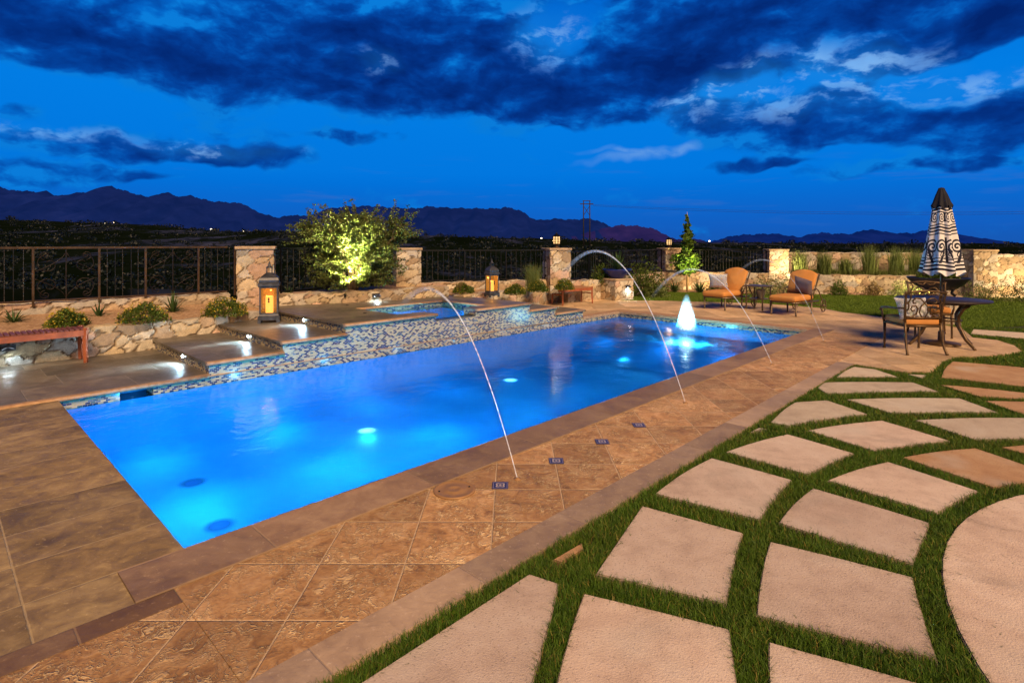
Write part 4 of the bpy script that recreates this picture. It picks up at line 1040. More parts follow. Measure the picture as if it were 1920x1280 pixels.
# ================================================================== FENCES
def spiral(c, r0, r1, a0, a1, n=18):
    return [(c[0]+(r0+(r1-r0)*i/n)*math.cos(a0+(a1-a0)*i/n), c[1]+(r0+(r1-r0)*i/n)*math.sin(a0+(a1-a0)*i/n)) for i in range(n+1)]
def fence(label, A, Bp, z0, z1, layout, railmat='black'):
    """layout: list of (fraction, kind) with kind post / bar / twist / scroll(f0,f1)"""
    A = Vector((A[0], A[1], 0)); Bp = Vector((Bp[0], Bp[1], 0)); L = (Bp-A).length; X = (Bp-A)/L
    t = thing('iron_fence', label, 'fence', A+Vector((0, 0, z0)), 0, 'iron fence panels between the pillars')
    at = lambda f, z: A+X*(L*f)+Vector((0, 0, z))
    rz = math.atan2(X.y, X.x)
    for z, r in ((z1, .02), (z0+.03, .016)):
        mb = MB(); mb.box((A+Bp)/2+Vector((0, 0, z)), (L, r*1.6, r*1.6), rz); part('rail', mb, MAT[railmat], t, True)
    for it in layout:
        f, k = it[0], it[1]
        mb = MB()
        if k == 'post': mb.box(at(f, (z0-.03+z1)/2), (.03, .03, z1-z0+.06), rz); part('post', mb, MAT[railmat], t, True)
        elif k == 'bar': mb.box(at(f, (z0+z1)/2+.015), (.011, .011, z1-z0-.07), rz); part('picket', mb, MAT['picket'], t, True)
        elif k == 'twist':
            n = 23; pts = [at(f, z0+.04+(z1-z0-.05)*i/(2*n)) for i in range(2*n+1)]
            mb.tube(pts, [.003 if i % 2 else .0085 for i in range(2*n+1)], 5); part('twisted_picket', mb, MAT['twist'], t, True)
        elif k == 'scroll':
            f0, f1 = it[2], it[3]; hw = L*(f1-f0)/2; hh = z1-z0; cz = (z0+z1)/2
            mb.box(at(f, cz), (.016, .016, hh-.06), rz)
            for sx in (-1, 1):
                for sz in (-1, 1):
                    big = spiral((sx*hw*.52, sz*hh*.2), hh*.19, hh*.045, PI/2*(1 if sz > 0 else -1)+(0 if sx > 0 else 0), PI/2*(1 if sz > 0 else -1)+sx*sz*(-1)*3.6*PI/1.6, 30)
                    arcp = [(sx*hw*.96*q, sz*(hh*.46-(hh*.40)*(q**.5))) for q in np.linspace(0.02, .98, 14)]
                    sm = spiral((sx*hw*.62, sz*hh*.36), hh*.085, hh*.02, -PI/2*sz, -PI/2*sz+sx*sz*2.6*PI, 22)
                    for pl in (big, arcp, sm):
                        mb.tube([at(f, cz)+X*p[0]+Vector((0, 0, p[1])) for p in pl], .0065, 5)
            part('scrollwork', mb, MAT['scroll'], t, True)
    return t
MAT['twist'] = simple('worn_twisted_iron', (.10, .09, .075), .3, .6, var=.5, scale=40)
MAT['picket'] = simple('dark_picket_iron', (.008, .0065, .006), .5, .4, var=.4, scale=12)
MAT['scroll'] = simple('dark_scroll_iron', (.02, .013, .009), .5, .5, var=.5, scale=6)
FA, FB = W(-3.3, 8.22), W(2.92, 7.68)
fx = lambda sx: None
def frac(sx, A, Bp):
    k = (sx-960)/F; a = A.x-k*A.y; b = Bp.x-k*Bp.y; return a/(a-b)
lay = []
for sx in (62, 186, 273, 372, 440): lay.append((frac(sx, FA, FB), 'post'))
for sx in (25, 216, 246, 396, 419): lay.append((frac(sx, FA, FB), 'bar'))
for sx in (8, 44, 201, 230, 259, 384, 408, 430): lay.append((frac(sx, FA, FB), 'twist'))
for a, m_, b in ((62, 124, 186), (273, 324, 372)): lay.append((frac(m_, FA, FB), 'scroll', frac(a, FA, FB), frac(b, FA, FB)))
fence('bronze iron fence with scrollwork panels above the left planter', FA, FB, .69, 1.53, lay, 'rail')
def autolay(n, ex=2):
    l = [(0.0, 'post'), (1.0, 'post')]; 
    for i in range(1, n):
        k = i % 8; l.append((i/n, 'post' if k == 0 else ('twist' if k in (1, 2, 3) else 'bar')))
    return l
fence('black iron fence half hidden behind the lit shrub', (P1.x+.35, P1.y+.25), (P2.x-.3, P2.y-.2), .66, 1.5, autolay(22))
fence('black iron fence between the shrub and the nearer lamp pillar', (P2.x+.33, P2.y+.25), (P3.x-.3, P3.y-.0), .65, 1.42, autolay(24))
fence('black iron fence between the two lamp-topped pillars', (P3.x+.35, P3.y+.2), (P4.x-.3, P4.y-.1), .6, 1.37, autolay(48))
fence('black iron fence behind the young tree and left chaise', (P4.x+.3, P4.y), (P5.x-.33, P5.y), .6, 1.36, autolay(30))

# ================================================================== LAMPS AND LANTERNS
def post_lamp(label, c, z):
    t = thing('pillar_lamp', label, 'lamp', (c.x, c.y, z), .3, 'lit lamps on pillars'); t.scale = (1.3, 1.3, 1.15)
    mb = MB(); mb.lathe([(.07, 0), (.07, .02), (.03, .035), (.025, .07), (.075, .09), (.075, .1)], n=8); part('lamp_base', mb, MAT['iron'], t)
    mb = MB(); mb.lathe([(.07, .101), (.078, .16), (.072, .255)], n=8, sm=False); part('lamp_glass', mb, MAT['lampglass'], t)
    mb = MB()
    for j in range(8):
        a = 2*PI*j/8; mb.tube([(.074*math.cos(a), .074*math.sin(a), .1), (.083*math.cos(a), .083*math.sin(a), .16), (.076*math.cos(a), .076*math.sin(a), .257)], .0095, 4)
    for z_ in (.135, .175, .215): mb.lathe([(.080, z_-.006), (.086, z_), (.080, z_+.006)], n=8)
    part('lamp_frame', mb, MAT['black'], t)
    mb = MB(); mb.lathe([(.1, .256), (.098, .265), (.055, .3), (.03, .32), (.012, .33), (.016, .345), (.004, .36)], n=8); part('lamp_roof', mb, MAT['black'], t)
    lamp('pillar_lamp_glow', 'POINT', (c.x, c.y, z+.19), 10, (1, .66, .32), size=0)
    return t
post_lamp('lit lamp on the nearer pillar, left of the arching jet', P3, 1.475)
post_lamp('lit lamp on the farther pillar beside the young tree', P4, 1.43)

def floor_lantern(label, loc, rz, h, w):
    t = thing('candle_lantern', label, 'lantern', loc, rz, 'tall grey candle lanterns')
    b = w/2
    def sqz(prof): 
        mb = MB(); mb.lathe([(r*math.sqrt(2), z*h) for r, z in prof], n=4, sm=False, ang0=PI/4); return mb
    mb = sqz([(b*.98, .06), (b*1.0, .1), (b*.9, .115), (b*.86, .14)])
    for sx in (-1, 1):
        for sy in (-1, 1):
            mb.box((sx*b*.85, sy*b*.85, .03*h), (b*.3, b*.3, .062*h))
    for a in range(4):
        M = Matrix.Rotation(a*PI/2, 4, 'Z')
        mb.box(None, (b*1.5, .014, .02*h), mat=M @ Matrix.Translation((0, -b*.94, .055*h)))
    part('lantern_base', mb, MAT['lantern'], t)
    mb = MB()
    for sx in (-1, 1):
        for sy in (-1, 1): mb.box((sx*b*.79, sy*b*.79, .36*h), (b*.14, b*.14, .46*h))
    for z in (.15, .575):
        for a in range(4): mb.box(None, (b*1.5, b*.1, .022*h), mat=Matrix.Rotation(a*PI/2, 4, 'Z') @ Matrix.Translation((0, -b*.79, z*h)))
    part('lantern_frame', mb, MAT['lantern'], t)
    for a in range(4):
        mb = MB(); mb.box(None, (b*1.44, .003, .4*h), mat=Matrix.Rotation(a*PI/2, 4, 'Z') @ Matrix.Translation((0, -b*.78, .362*h))); g = part('lantern_pane', mb, MAT['amberglass'], t)
    mb = MB(); mb.lathe([(.012, 0), (.016, .015), (.006, .03), (.016, .05), (.004, .085)], (0, -b*.84, .33*h), 8); part('latch', mb, MAT['black'], t)
    mb = sqz([(b*.94, .588), (b*1.0, .60), (b*.98, .64), (b*.88, .655), (b*.9, .69)]); part('lantern_cornice', mb, MAT['lantern'], t)
    mb = sqz([(b*.92, .691), (b*.84, .73), (b*.56, .775), (b*.36, .80), (b*.3, .81)]); part('lantern_roof', mb, MAT['lantern'], t)
    mb = MB()
    for sx in (-1, 1):
        for sy in (-1, 1): mb.box((sx*b*.24, sy*b*.24, .85*h), (b*.07, b*.07, .082*h))
    mb.lathe([(b*.34, .888*h), (b*.34, .9*h), (b*.2, .915*h), (b*.1, .925*h), (b*.14, .945*h), (b*.05, .96*h), (b*.09, .975*h), (b*.02, 1.0*h)], n=10)
    part('lantern_finial', mb, MAT['lantern'], t)
    mb = MB(); mb.lathe([(b*.34, .143*h), (b*.36, .16*h), (b*.36, .42*h), (b*.28, .43*h)], n=20)
    solo('pillar_candle', mb, MAT['candle'], 'glowing pillar candle inside the '+('tall lantern by the steps' if w > .28 else 'smaller lantern behind the spa'), 'candle', loc, rz, 'candles in lanterns')
    lamp('candle_glow', 'POINT', Vector(loc)+Vector((0, 0, .5*h)), 4.0 if w > .28 else 3., (1, .5, .14), size=0)
    return t
floor_lantern('tall grey candle lantern standing on the tiled step', G(497, 605, S2)+Vector((.02, .12, 0)), .33, 1.0, .33)
floor_lantern('smaller grey candle lantern standing behind the spa', G(922, 557, S3)+Vector((0, .1, 0)), .55, .82, .25)

def wall_light(label, p, n, e, parent_cat='wall light', col=(.75, .93, 1)):
    n = Vector(n).normalized(); rz = math.atan2(n.y, n.x)+PI/2
    t = thing('wall_light', label, 'wall light', p, rz, 'small wall lights')
    mb = MB()   # half-round hood, open below
    for k in range(9):
        a0, a1 = PI*k/9, PI*(k+1)/9
        q = [(-.075*math.cos(a), -.006, .06*math.sin(a)) for a in (a0, a1)]; r = [(-.075*math.cos(a), -.07, .045*math.sin(a)) for a in (a0, a1)]
        mb.add([q[0], q[1], r[1], r[0]], [(0, 1, 2, 3)])
    mb.add([(-.075, -.07, 0), (.075, -.07, 0), (0, -.07, .045)], [(0, 1, 2)]); mb.box((0, -.003, .03), (.16, .006, .07))
    part('hood', mb, MAT['lantern'], t)
    mb = MB(); mb.box((0, -.036, .004), (.1, .04, .006)); part('lens', mb, MAT['ledsoft'], t)
    lamp('wall_light_glow', 'SPOT', Vector(p)+n*.05+Vector((0, 0, -.008)), e, col, Vector((0, 0, -1))+n*.18, .02, 165, .6)
    return t
def on_plane(sx, sy, p0, n):
    r = Vector(((sx-960)/F, 1, -(sy-YH)/F)); c = Vector((0, 0, 1.6)); n = Vector(n); k = (Vector(p0)-c).dot(n)/r.dot(n); return c+r*k
nV = -V
wall_light('wall light on the stone wall below the left bench', on_plane(14, 656, W(0, 6.4, 0), V)+nV*.02, nV, 4)
nn_ = Vector((W(5.15, 6.5)-W(3.6, 7.12))).normalized(); nn_ = Vector((nn_.y, -nn_.x, 0))
n2_ = Vector((W(7.05, 6.33)-W(5.15, 6.5))).normalized(); n2_ = Vector((n2_.y, -n2_.x, 0))
wall_light('wall light on the planter wall behind the spa', on_plane(704, 556, W(5.15, 6.46, 0), n2_)+n2_*.02, n2_, 7)
n3_ = Vector((W(10.6, 6.42)-W(8.1, 6.05))).normalized(); n3_ = Vector((n3_.y, -n3_.x, 0))
wall_light('wall light on the planter wall below the far bench', on_plane(1056, 557, W(10.6, 6.38, 0), n3_)+n3_*.02, n3_, 9)

# ================================================================== BENCHES
def bench(label, loc, rz, L, dp, h, top, slats):
    t = thing('garden_bench', label, 'bench', loc, rz, 'red cedar backless benches')
    for sx in (-1, 1):
        for sy in (-1, 1):
            x, y = sx*(L/2-.03), sy*(dp/2-.03)
            mb = MB(); mb.tube([(x, y, 0), (x, y+sy*.012, .03), (x-sx*.004, y, h*.5), (x, y, h-.02), (x, y, h+.02)], [.024, .026, .03, .034, .03], 4); part('leg', mb, MAT['wood'], t)
    for sy in (-1, 1):
        mb = MB(); mb.box((0, sy*(dp/2-.025), h-.045), (L-.1, .028, .075)); part('apron', mb, MAT['wood'], t)
    for sx in (-1, 1):
        mb = MB(); mb.box((sx*(L/2-.03), 0, h-.045), (.03, dp-.1, .06)); mb.box((sx*(L/2-.03), 0, h*.62), (.025, dp-.1, .025)); part('end_rail', mb, MAT['wood'], t)
    mb = MB()
    if slats == 'across':
        n = int((L-.08)/.055)
        for i in range(n): mb.box((-L/2+.06+(L-.12)*i/(n-1), 0, h+.004), (.042, dp-.05, .018))
    else:
        for i in range(6): mb.box((0, -dp/2+.04+(dp-.08)*i/5, h+.004), (L-.06, (dp-.1)/6.2, .018))
    part('seat_slats', mb, MAT[top], t)
    return t
p = G(153, 677, S0)
bench('red wooden bench at the far left against the stone wall', p-U*.70+V*.02, ANG, 1.5, .4, .44, 'wood_dark', 'across')
bench('red wooden bench against the planter wall past the spa', (1.60, 14.98, 0), math.atan2(.6, .87), 1.08, .48, .43, 'wood_tan', 'long')

# ================================================================== PEDESTALS AND BOWLS
def pedestal(label, c, w, d, rz, h, seed):
    t = thing('stone_pedestal', label, 'pedestal', (c[0], c[1], 0), rz, 'stone pedestals under bowls')
    part('stone_body', stone_post(0, 0, w, d, 0, -.05, h-.05, seed, .03, .28, .22), MAT['stone'], t)
    mb = MB(); mb.rbox((0, 0, h-.025), (w+.06, d+.06, .05), .012); part('cap_stone', mb, MAT['cap'], t); return t
pc = Vector((3.0, 16.15))
pedestal('stone pedestal under the blue bowl', pc, .66, .6, .55, .6, 61)
def bowl(label, loc, r, h, mat, n=40, sq=False, legs=False):
    t = thing('planter_bowl', label, 'bowl', loc, .2, 'wide planter bowls')
    mb = MB(); mb.lathe([(r*.42, 0), (r*.46, .02), (r*.72, h*.45), (r*.95, h*.85), (r, h), (r*.97, h+.012), (r*.9, h-.01), (r*.6, h*.5)], n=n); part('bowl_shell', mb, mat, t)
    mb = MB(); mb.lathe([(r*.86, h*.78), (r*.86, h*.86), (r*.3, h*.93)], n=n); part('soil', mb, MAT['soil'], t)
    return t
bowl('wide cobalt blue planter bowl on its stone pedestal', (pc.x, pc.y, .6), .42, .26, MAT['bluebowl'])

def agave(label, loc, n, L, w, up=1., mat='agave', name='agave', cat='plant', group=None, parent=None, droop=.25):
    mb = MB()
    for i in range(n):
        a = i*2.399+random.uniform(-.2, .2); el = (.25+1.15*(i/n)**.8)*up; el = min(el, 1.5); l = L*random.uniform(.75, 1.1)
        d = Vector((math.cos(a), math.sin(a), 0)); s = Vector((-d.y, d.x, 0)); row = []
        for k in range(6):
            f = k/5; p = d*(l*f*math.cos(el))+Vector((0, 0, l*f*math.sin(el)-droop*l*f*f*math.cos(el)))
            ww_ = w*(1-f**1.7)*(.75+.5*f*(1-f)*4)*.5+.0008; row += [p-s*ww_, p+Vector((0, 0, -ww_*.35)), p+s*ww_]
        mb.add(row, [(k*3+q, k*3+q+1, k*3+q+4, k*3+q+3) for k in range(5) for q in (0, 1)], True)
    if parent: return part(name, mb, MAT[mat], parent)
    return solo(name, mb, MAT[mat], label, cat, loc, random.uniform(0, 6), group)
agave('spiky green agave growing in the blue bowl', (pc.x+.02, pc.y, .82), 34, .62, .06, 1.05, name='agave')

def clump(r, h, n, leaf, flat=1., mat='bush', asp=2.2, inner=.5):
    d = rng.normal(size=(n, 3)); d /= np.linalg.norm(d, axis=1)[:, None]; d[:, 2] = np.abs(d[:, 2])
    rad = rng.uniform(inner, 1.0, n)**.6
    lump = 1+.13*np.sin(d[:, 0]*6+1)+.12*np.sin(d[:, 1]*7+2)*np.cos(d[:, 2]*5)
    c = d*(rad*lump)[:, None]*np.array([r, r, h]); return leaves(c, leaf, mat, asp, d*.6), d, c
def flower_bush(label, loc, r, h, flowers=1.0):
    t = thing('flowering_bush', label, 'bush', loc, random.uniform(0, 6), 'round yellow-flowered bushes')
    me, d, c = clump(r, h, 2300, .05, mat='bush', asp=3.5); part('foliage', me, MAT['bush'], t)
    n = int(200*flowers); d = rng.normal(size=(n, 3)); d /= np.linalg.norm(d, axis=1)[:, None]; d[:, 2] = np.abs(d[:, 2])
    part('flowers', leaves(d*np.array([r*1.05, r*1.05, h*1.06])*rng.uniform(.93, 1.08, (n, 1)), .026, 'flowers', 1.2), MAT['flower'], t)['kind'] = 'stuff'
    mb = MB(); mb.tube([(0, 0, -.02), (0, 0, h*.5)], .015, 5); part('stem', mb, MAT['bark'], t)
def at(sx, sy, z): return G(sx, sy, z)
flower_bush('round yellow-flowered bush just above the left bench end', at(125, 611, .425), .235, .23, 1.2)
flower_bush('widest yellow-flowered bush, between the two spiky plants', at(270, 603, .425), .32, .27, 1)
flower_bush('yellow-flowered bush left of the tall lantern', at(421, 591, .425), .33, .27, 1.3)
flower_bush('green bush at the right end of the planter wall, left of the small lantern', D(868, 12.6, .5), .24, .2, .3)
flower_bush('round green bush just right of the small lantern', D(966, 12.9, .44), .24, .22, .6)
flower_bush('round green bush left of the nearer lamp pillar', D(1009, 13.6, .44), .25, .24, .4)
flower_bush('yellowish bush at the foot of the nearer lamp pillar', D(1058, 14.2, .44), .23, .25, .9)
agave('grassy rosette plant at the far left edge of the planter', at(25, 607, .445), 46, .3, .02, .8, name='grass_tuft', cat='plant')
agave('small spiky plant between the two left flowering bushes', at(185, 596, .445), 20, .27, .03, 1.2, name='spiky_plant')
agave('tall spiky tuft between the widest bush and the lantern bush', at(324, 587, .445), 60, .36, .022, 1.25, name='spiky_plant')
for sx, dd, h in ((335, 10.0, .42), (186, 9.2, .34)): pass
agave('small dark shrublet at the left foot of the lit shrub', D(541, 10.9, .58), 30, .22, .03, 1, name='spiky_plant')
def reed(label, loc, n, h, spread, w, mat='reed', name='ornamental_grass', group='ornamental grasses', lean=.5):
    b = np.zeros((n, 3)); b[:, :2] = rng.normal(0, spread*.35, (n, 2))
    me = blades(b, rng.uniform(.6, 1.05, n)*h, np.full(n, w), rng.uniform(.05, lean, n), name)
    return solo(name, me, MAT[mat], label, 'grass', loc, 0, group)
reed('soft feathery green tuft left of the nearer lamp pillar', D(999, 13.9, .44), 600, .72, .2, .007, 'reed')
reed('thin dry tuft beside the right end of the planter wall', D(862, 12.5, .5), 60, .36, .12, .006, 'dry')

# shrubs around the blue bowl pedestal
def shrub(label, loc, r, h, n, leaf, mat, asp=2.5, twigs=5):
    t = thing('garden_shrub', label, 'shrub', loc, random.uniform(0, 6), 'low shrubs along the garden wall')
    me, d, c = clump(r, h, n, leaf, mat=mat, asp=asp, inner=.15); part('foliage', me, MAT[mat], t)
    mb = MB()
    for i in range(twigs):
        a = i*2*PI/twigs; mb.tube([(0, 0, -.03), (r*.25*math.cos(a), r*.25*math.sin(a), h*.4), (r*.6*math.cos(a), r*.6*math.sin(a), h*.85)], [.012, .008, .003], 4)
    part('stems', mb, MAT['bark'], t)
shrub('dark bushy shrub left of the blue bowl pedestal', D(1128, 16.4, .42), .38, .55, 1600, .07, 'bush')
shrub('big dark shrub right of the blue bowl', D(1208, 17.3, .0), .75, 1.05, 2600, .085, 'bush')
shrub('low dark shrub right of the blue bowl pedestal foot', D(1228, 17.0, .0), .4, .45, 1200, .07, 'sage')
agave('dark spiky rosette left of the young tree trunk', D(1265, 18.9, -.04), 44, .55, .045, .9, name='spiky_plant')
agave('dark spiky rosette right of the young tree trunk', D(1312, 18.7, -.04), 44, .55, .045, .9, name='spiky_plant')
agave('dark spiky rosette nearest the big shrub', D(1240, 18.2, -.04), 36, .45, .04, .9, name='spiky_plant')
shrub('leafy green shrub just left of the left chaise pillow', D(1341, 18.3, -.04), .32, .5, 900, .07, 'bush')
for lb, sx, dd, r, h, mt in (('olive shrub behind the side table', 1428, 17.6, .5, .55, 'sage'), ('grey-green airy shrub between the two chaises', 1465, 17.7, .55, .72, 'sage'), ('small green shrub right of the right chaise', 1573, 17.5, .3, .5, 'leaf2'),
                   ('thin brownish shrub left of the parasol', 1638, 17.4, .32, .45, 'dry'), ('green shrub behind the dining chair', 1692, 17.2, .4, .48, 'sage'), ('yellowish shrub behind the parasol pole', 1728, 16.9, .35, .42, 'sage'),
                   ('wide grey-green shrub right of the table', 1848, 15.9, .62, .62, 'sage'), ('grey-green shrub cut by the right edge', 1918, 15.6, .55, .7, 'sage')):
    shrub(lb, D(sx, dd, -.04), r, h, 1300, .075, mt, 4)
for lb, sx, h in (('first tall ornamental grass beside the fence-end pillar', 1500, 1.0), ('second ornamental grass from the fence-end pillar', 1545, .95), ('low ornamental grass between taller ones', 1585, .7), ('tallest wind-blown ornamental grass in mid row', 1630, 1.15), ('ornamental grass left of the parasol', 1680, 1.1), ('ornamental grass hidden partly by the parasol', 1718, 1.05), ('short grass right of the parasol canopy', 1805, .95)):
    reed(lb, D(sx, 18.85-(sx-1500)*.0035, .52), 420, h*.95, .26, .014, 'reed', lean=.32)
# low planting at the grasses' feet
b = np.zeros((5200, 3)); tt = rng.uniform(0, 1, 5200); b[:, 0] = 9.4+tt*4.3; b[:, 1] = 18.95-tt*1.15+rng.normal(0, .09, 5200); b[:, 2] = .52
o = link('ground_cover', blades(b, rng.uniform(.12, .32, 5200), np.full(5200, .014), rng.uniform(.2, 1.1, 5200), 'ground_cover'), MAT['reed']); o['kind'] = 'stuff'; o['label'] = 'low grassy planting along the top of the curved wall'; o['category'] = 'ground cover'

# ================================================================== BIG SHRUB AND TREES
def big_shrub():
    loc = D(662, 11.55, .58); t = thing('acacia_shrub', 'big feathery shrub lit from below behind the spa', 'shrub', loc)
    tr = MB(); cen = []; tips = []
    R = random.Random(5)
    for i in range(20):
        a = i*2.399; sp = R.uniform(.1, 1.0); h = R.uniform(1.25, 1.85)*(1-.42*sp*sp)
        end = Vector((math.cos(a)*1.2*sp, math.sin(a)*.9*sp, h)); mid = Vector((end.x*.42, end.y*.42, h*.5))+Vector((R.uniform(-.06, .06), R.uniform(-.06, .06), 0))
        tr.tube([(R.uniform(-.05, .05), R.uniform(-.05, .05), -.05), mid*.5+Vector((0, 0, .0)), mid, end], [.026, .02, .014, .004], 5)
        for k in range(44):
            f = R.uniform(.28, 1.0); b = mid.lerp(end, (f-.28)/.72) if f > .28 else mid
            d = Vector((R.gauss(0, 1), R.gauss(0, 1), R.gauss(.15, .6))); d.normalize(); out = Vector((b.x, b.y, .25)); d = (d*.8+out*.9).normalized()
            tips.append((b, d, R.uniform(.22, .5) if R.random() < .8 else R.uniform(.5, .72)))
    for k in range(150):       # low skirts
        a = R.uniform(0, 2*PI); b = Vector((math.cos(a)*R.uniform(.15, .75), math.sin(a)*R.uniform(.1, .6), R.uniform(.12, .7))); tips.append((b, Vector((math.cos(a), math.sin(a), R.uniform(-.1, .5))).normalized(), R.uniform(.25, .5)))
    vs = []; tw = MB()
    for b, d, L in tips:
        tw.tube([b, b+d*L*.6, b+d*L+Vector((0, 0, -.05*L))], [.004, .003, .0015], 3)
        n = int(30*L/.35)+10
        f = rng.uniform(.1, 1, n); base = np.array(b)[None, :]+np.array(d)[None, :]*(f*L)[:, None]+rng.normal(0, .022, (n, 3))
        vs.append(base)
    part('crown', leaves(np.vstack(vs), .062, 'crown', 2.3), MAT['leaf'], t)
    tr.add(tw.v, tw.f); part('trunk', tr, MAT['bark'], t)
    c = loc
    lamp('shrub_uplight_fill', 'SPOT', c+Vector((.2, -1.0, .12)), 520, (1, .95, .42), Vector((-.16, .62, 1)), 0, 100, .9)
    lamp('shrub_uplight_fill', 'SPOT', c+Vector((.3, -.95, .05)), 2200, (1, .95, .42), Vector((-.25, .62, 1.15)), 0, 60, 1.)
    lamp('shrub_uplight_fill', 'SPOT', c+Vector((.08, -.55, .85)), 260, (1, .93, .42), Vector((-.05, .6, .62)), 0, 150, .8)  # added fill lamp up in the crown, no fixture there
    s = thing('garden_spotlight', 'small black ground spotlight at the foot of the lit shrub', 'spotlight', c+Vector((.15, -1.06, 0)))
    mb = MB(); mb.tube([(0, 0, -.02), (0, 0, .05)], .008, 6); part('stake', mb, MAT['black'], s)
    mb = MB(); mb.tube([(0, 0, .02), (-.004, .02, .075)], [.02, .026], 10); part('lamp_head', mb, MAT['black'], s)
big_shrub()
def young_tree():
    loc = D(1288.5, 19.4, -.04); t = thing('young_tree', 'slim young tree with lit lower leaves and dark top', 'tree', loc)
    mb = MB(); mb.tube([(0, 0, 0), (.01, 0, .8), (0, .01, 1.6), (.02, 0, 2.5), (.0, 0, 2.72)], [.04, .034, .025, .012, .004], 7)
    R = random.Random(3); cs = []
    for z, r, n in [(.70, .30, 260), (.85, .42, 420), (1.04, .44, 420), (1.22, .30, 240), (1.42, .19, 150), (1.6, .22, 200), (1.78, .21, 180), (1.95, .15, 90), (2.1, .05, 16), (2.24, .11, 60), (2.42, .08, 30), (2.55, .04, 14)]:
        for k in range(6):
            a = R.uniform(0, 2*PI); q = Vector((math.cos(a)*r*.8, math.sin(a)*r*.8, z+R.uniform(-.06, .1))); mb.tube([(0, 0, z-.12), q*.55+Vector((0, 0, z*.45-.02)), q], [.008, .005, .002], 4)
            m = n//6; cs.append(np.array(q)*np.array([.75, .75, 1])+rng.normal(0, r*.26, (m, 3))*np.array([1, 1, .6]))
    part('crown', leaves(np.vstack(cs), .14, 'crown', 1.4), MAT['leaf2'], t); part('trunk', mb, MAT['stake'], t)
    lamp('tree_uplight', 'SPOT', loc+Vector((-.3, -2.2, .38)), 1000, (1, .94, .3), Vector((.3, 2.2, .68)), .04, 25, .5)
young_tree()

# ================================================================== TRANSMISSION TOWER, WIRES, TOWN
Tw = D(1100, 130, 0)
t = thing('transmission_tower', 'distant two-legged power line tower with cross braces', 'tower', Tw)
zt = lambda sy: 1.6-(sy-YH)/F*130
for dx in (-.72, .72):
    mb = MB(); mb.tube([(dx, 0, zt(462)), (dx, 0, zt(376))], [.17, .11], 6); part('leg', mb, MAT['towermetal'], t)
mb = MB(); mb.box((0, 0, zt(382.5)), (3.1, .2, .2)); mb.box((0, 0, zt(376.5)), (1.8, .14, .14)); part('crossarm', mb, MAT['towermetal'], t)
mb = MB(); mb.tube([(-.72, 0, zt(386)), (.72, 0, zt(404))], .06, 4); mb.tube([(.72, 0, zt(386)), (-.72, 0, zt(404))], .06, 4); part('cross_brace', mb, MAT['towermetal'], t)
for lb, dx, zz, ye in (('upper thin power line crossing the sky to the right', .7, zt(383.5), 392), ('lower thin power line crossing the sky to the right', 1.5, zt(386), 397)):
    pts = []
    a = Tw+Vector((dx, 0, zz)); b = D(2150, 95, 1.6-(ye-YH)/F*95)
    for i in range(25):
        f = i/24; q = a.lerp(b, f); q.z -= 1.1*4*f*(1-f); pts.append(q)
    mb = MB(); mb.tube(pts, .022, 4); solo('power_line', mb, MAT['towermetal'], lb, 'power line', group='power lines')
mb = MB()
for sx, sy in ((158, 418), (198, 418.5), (200, 420), (214, 417), (361, 430), (396, 430), (455, 434), (520, 437), (590, 437), (1015, 447), (1330, 452)):
    d = 900.; mb.rbox(D(sx, d, 1.6-(sy-YH)/F*d), (2.6, 1.2, 1.8), .4, 1)
o = link('town_lights', mb.mesh('town_lights'), MAT['town']); o['kind'] = 'stuff'; o['label'] = 'tiny far-off town lights at the foot of the mountains'; o['category'] = 'lights'

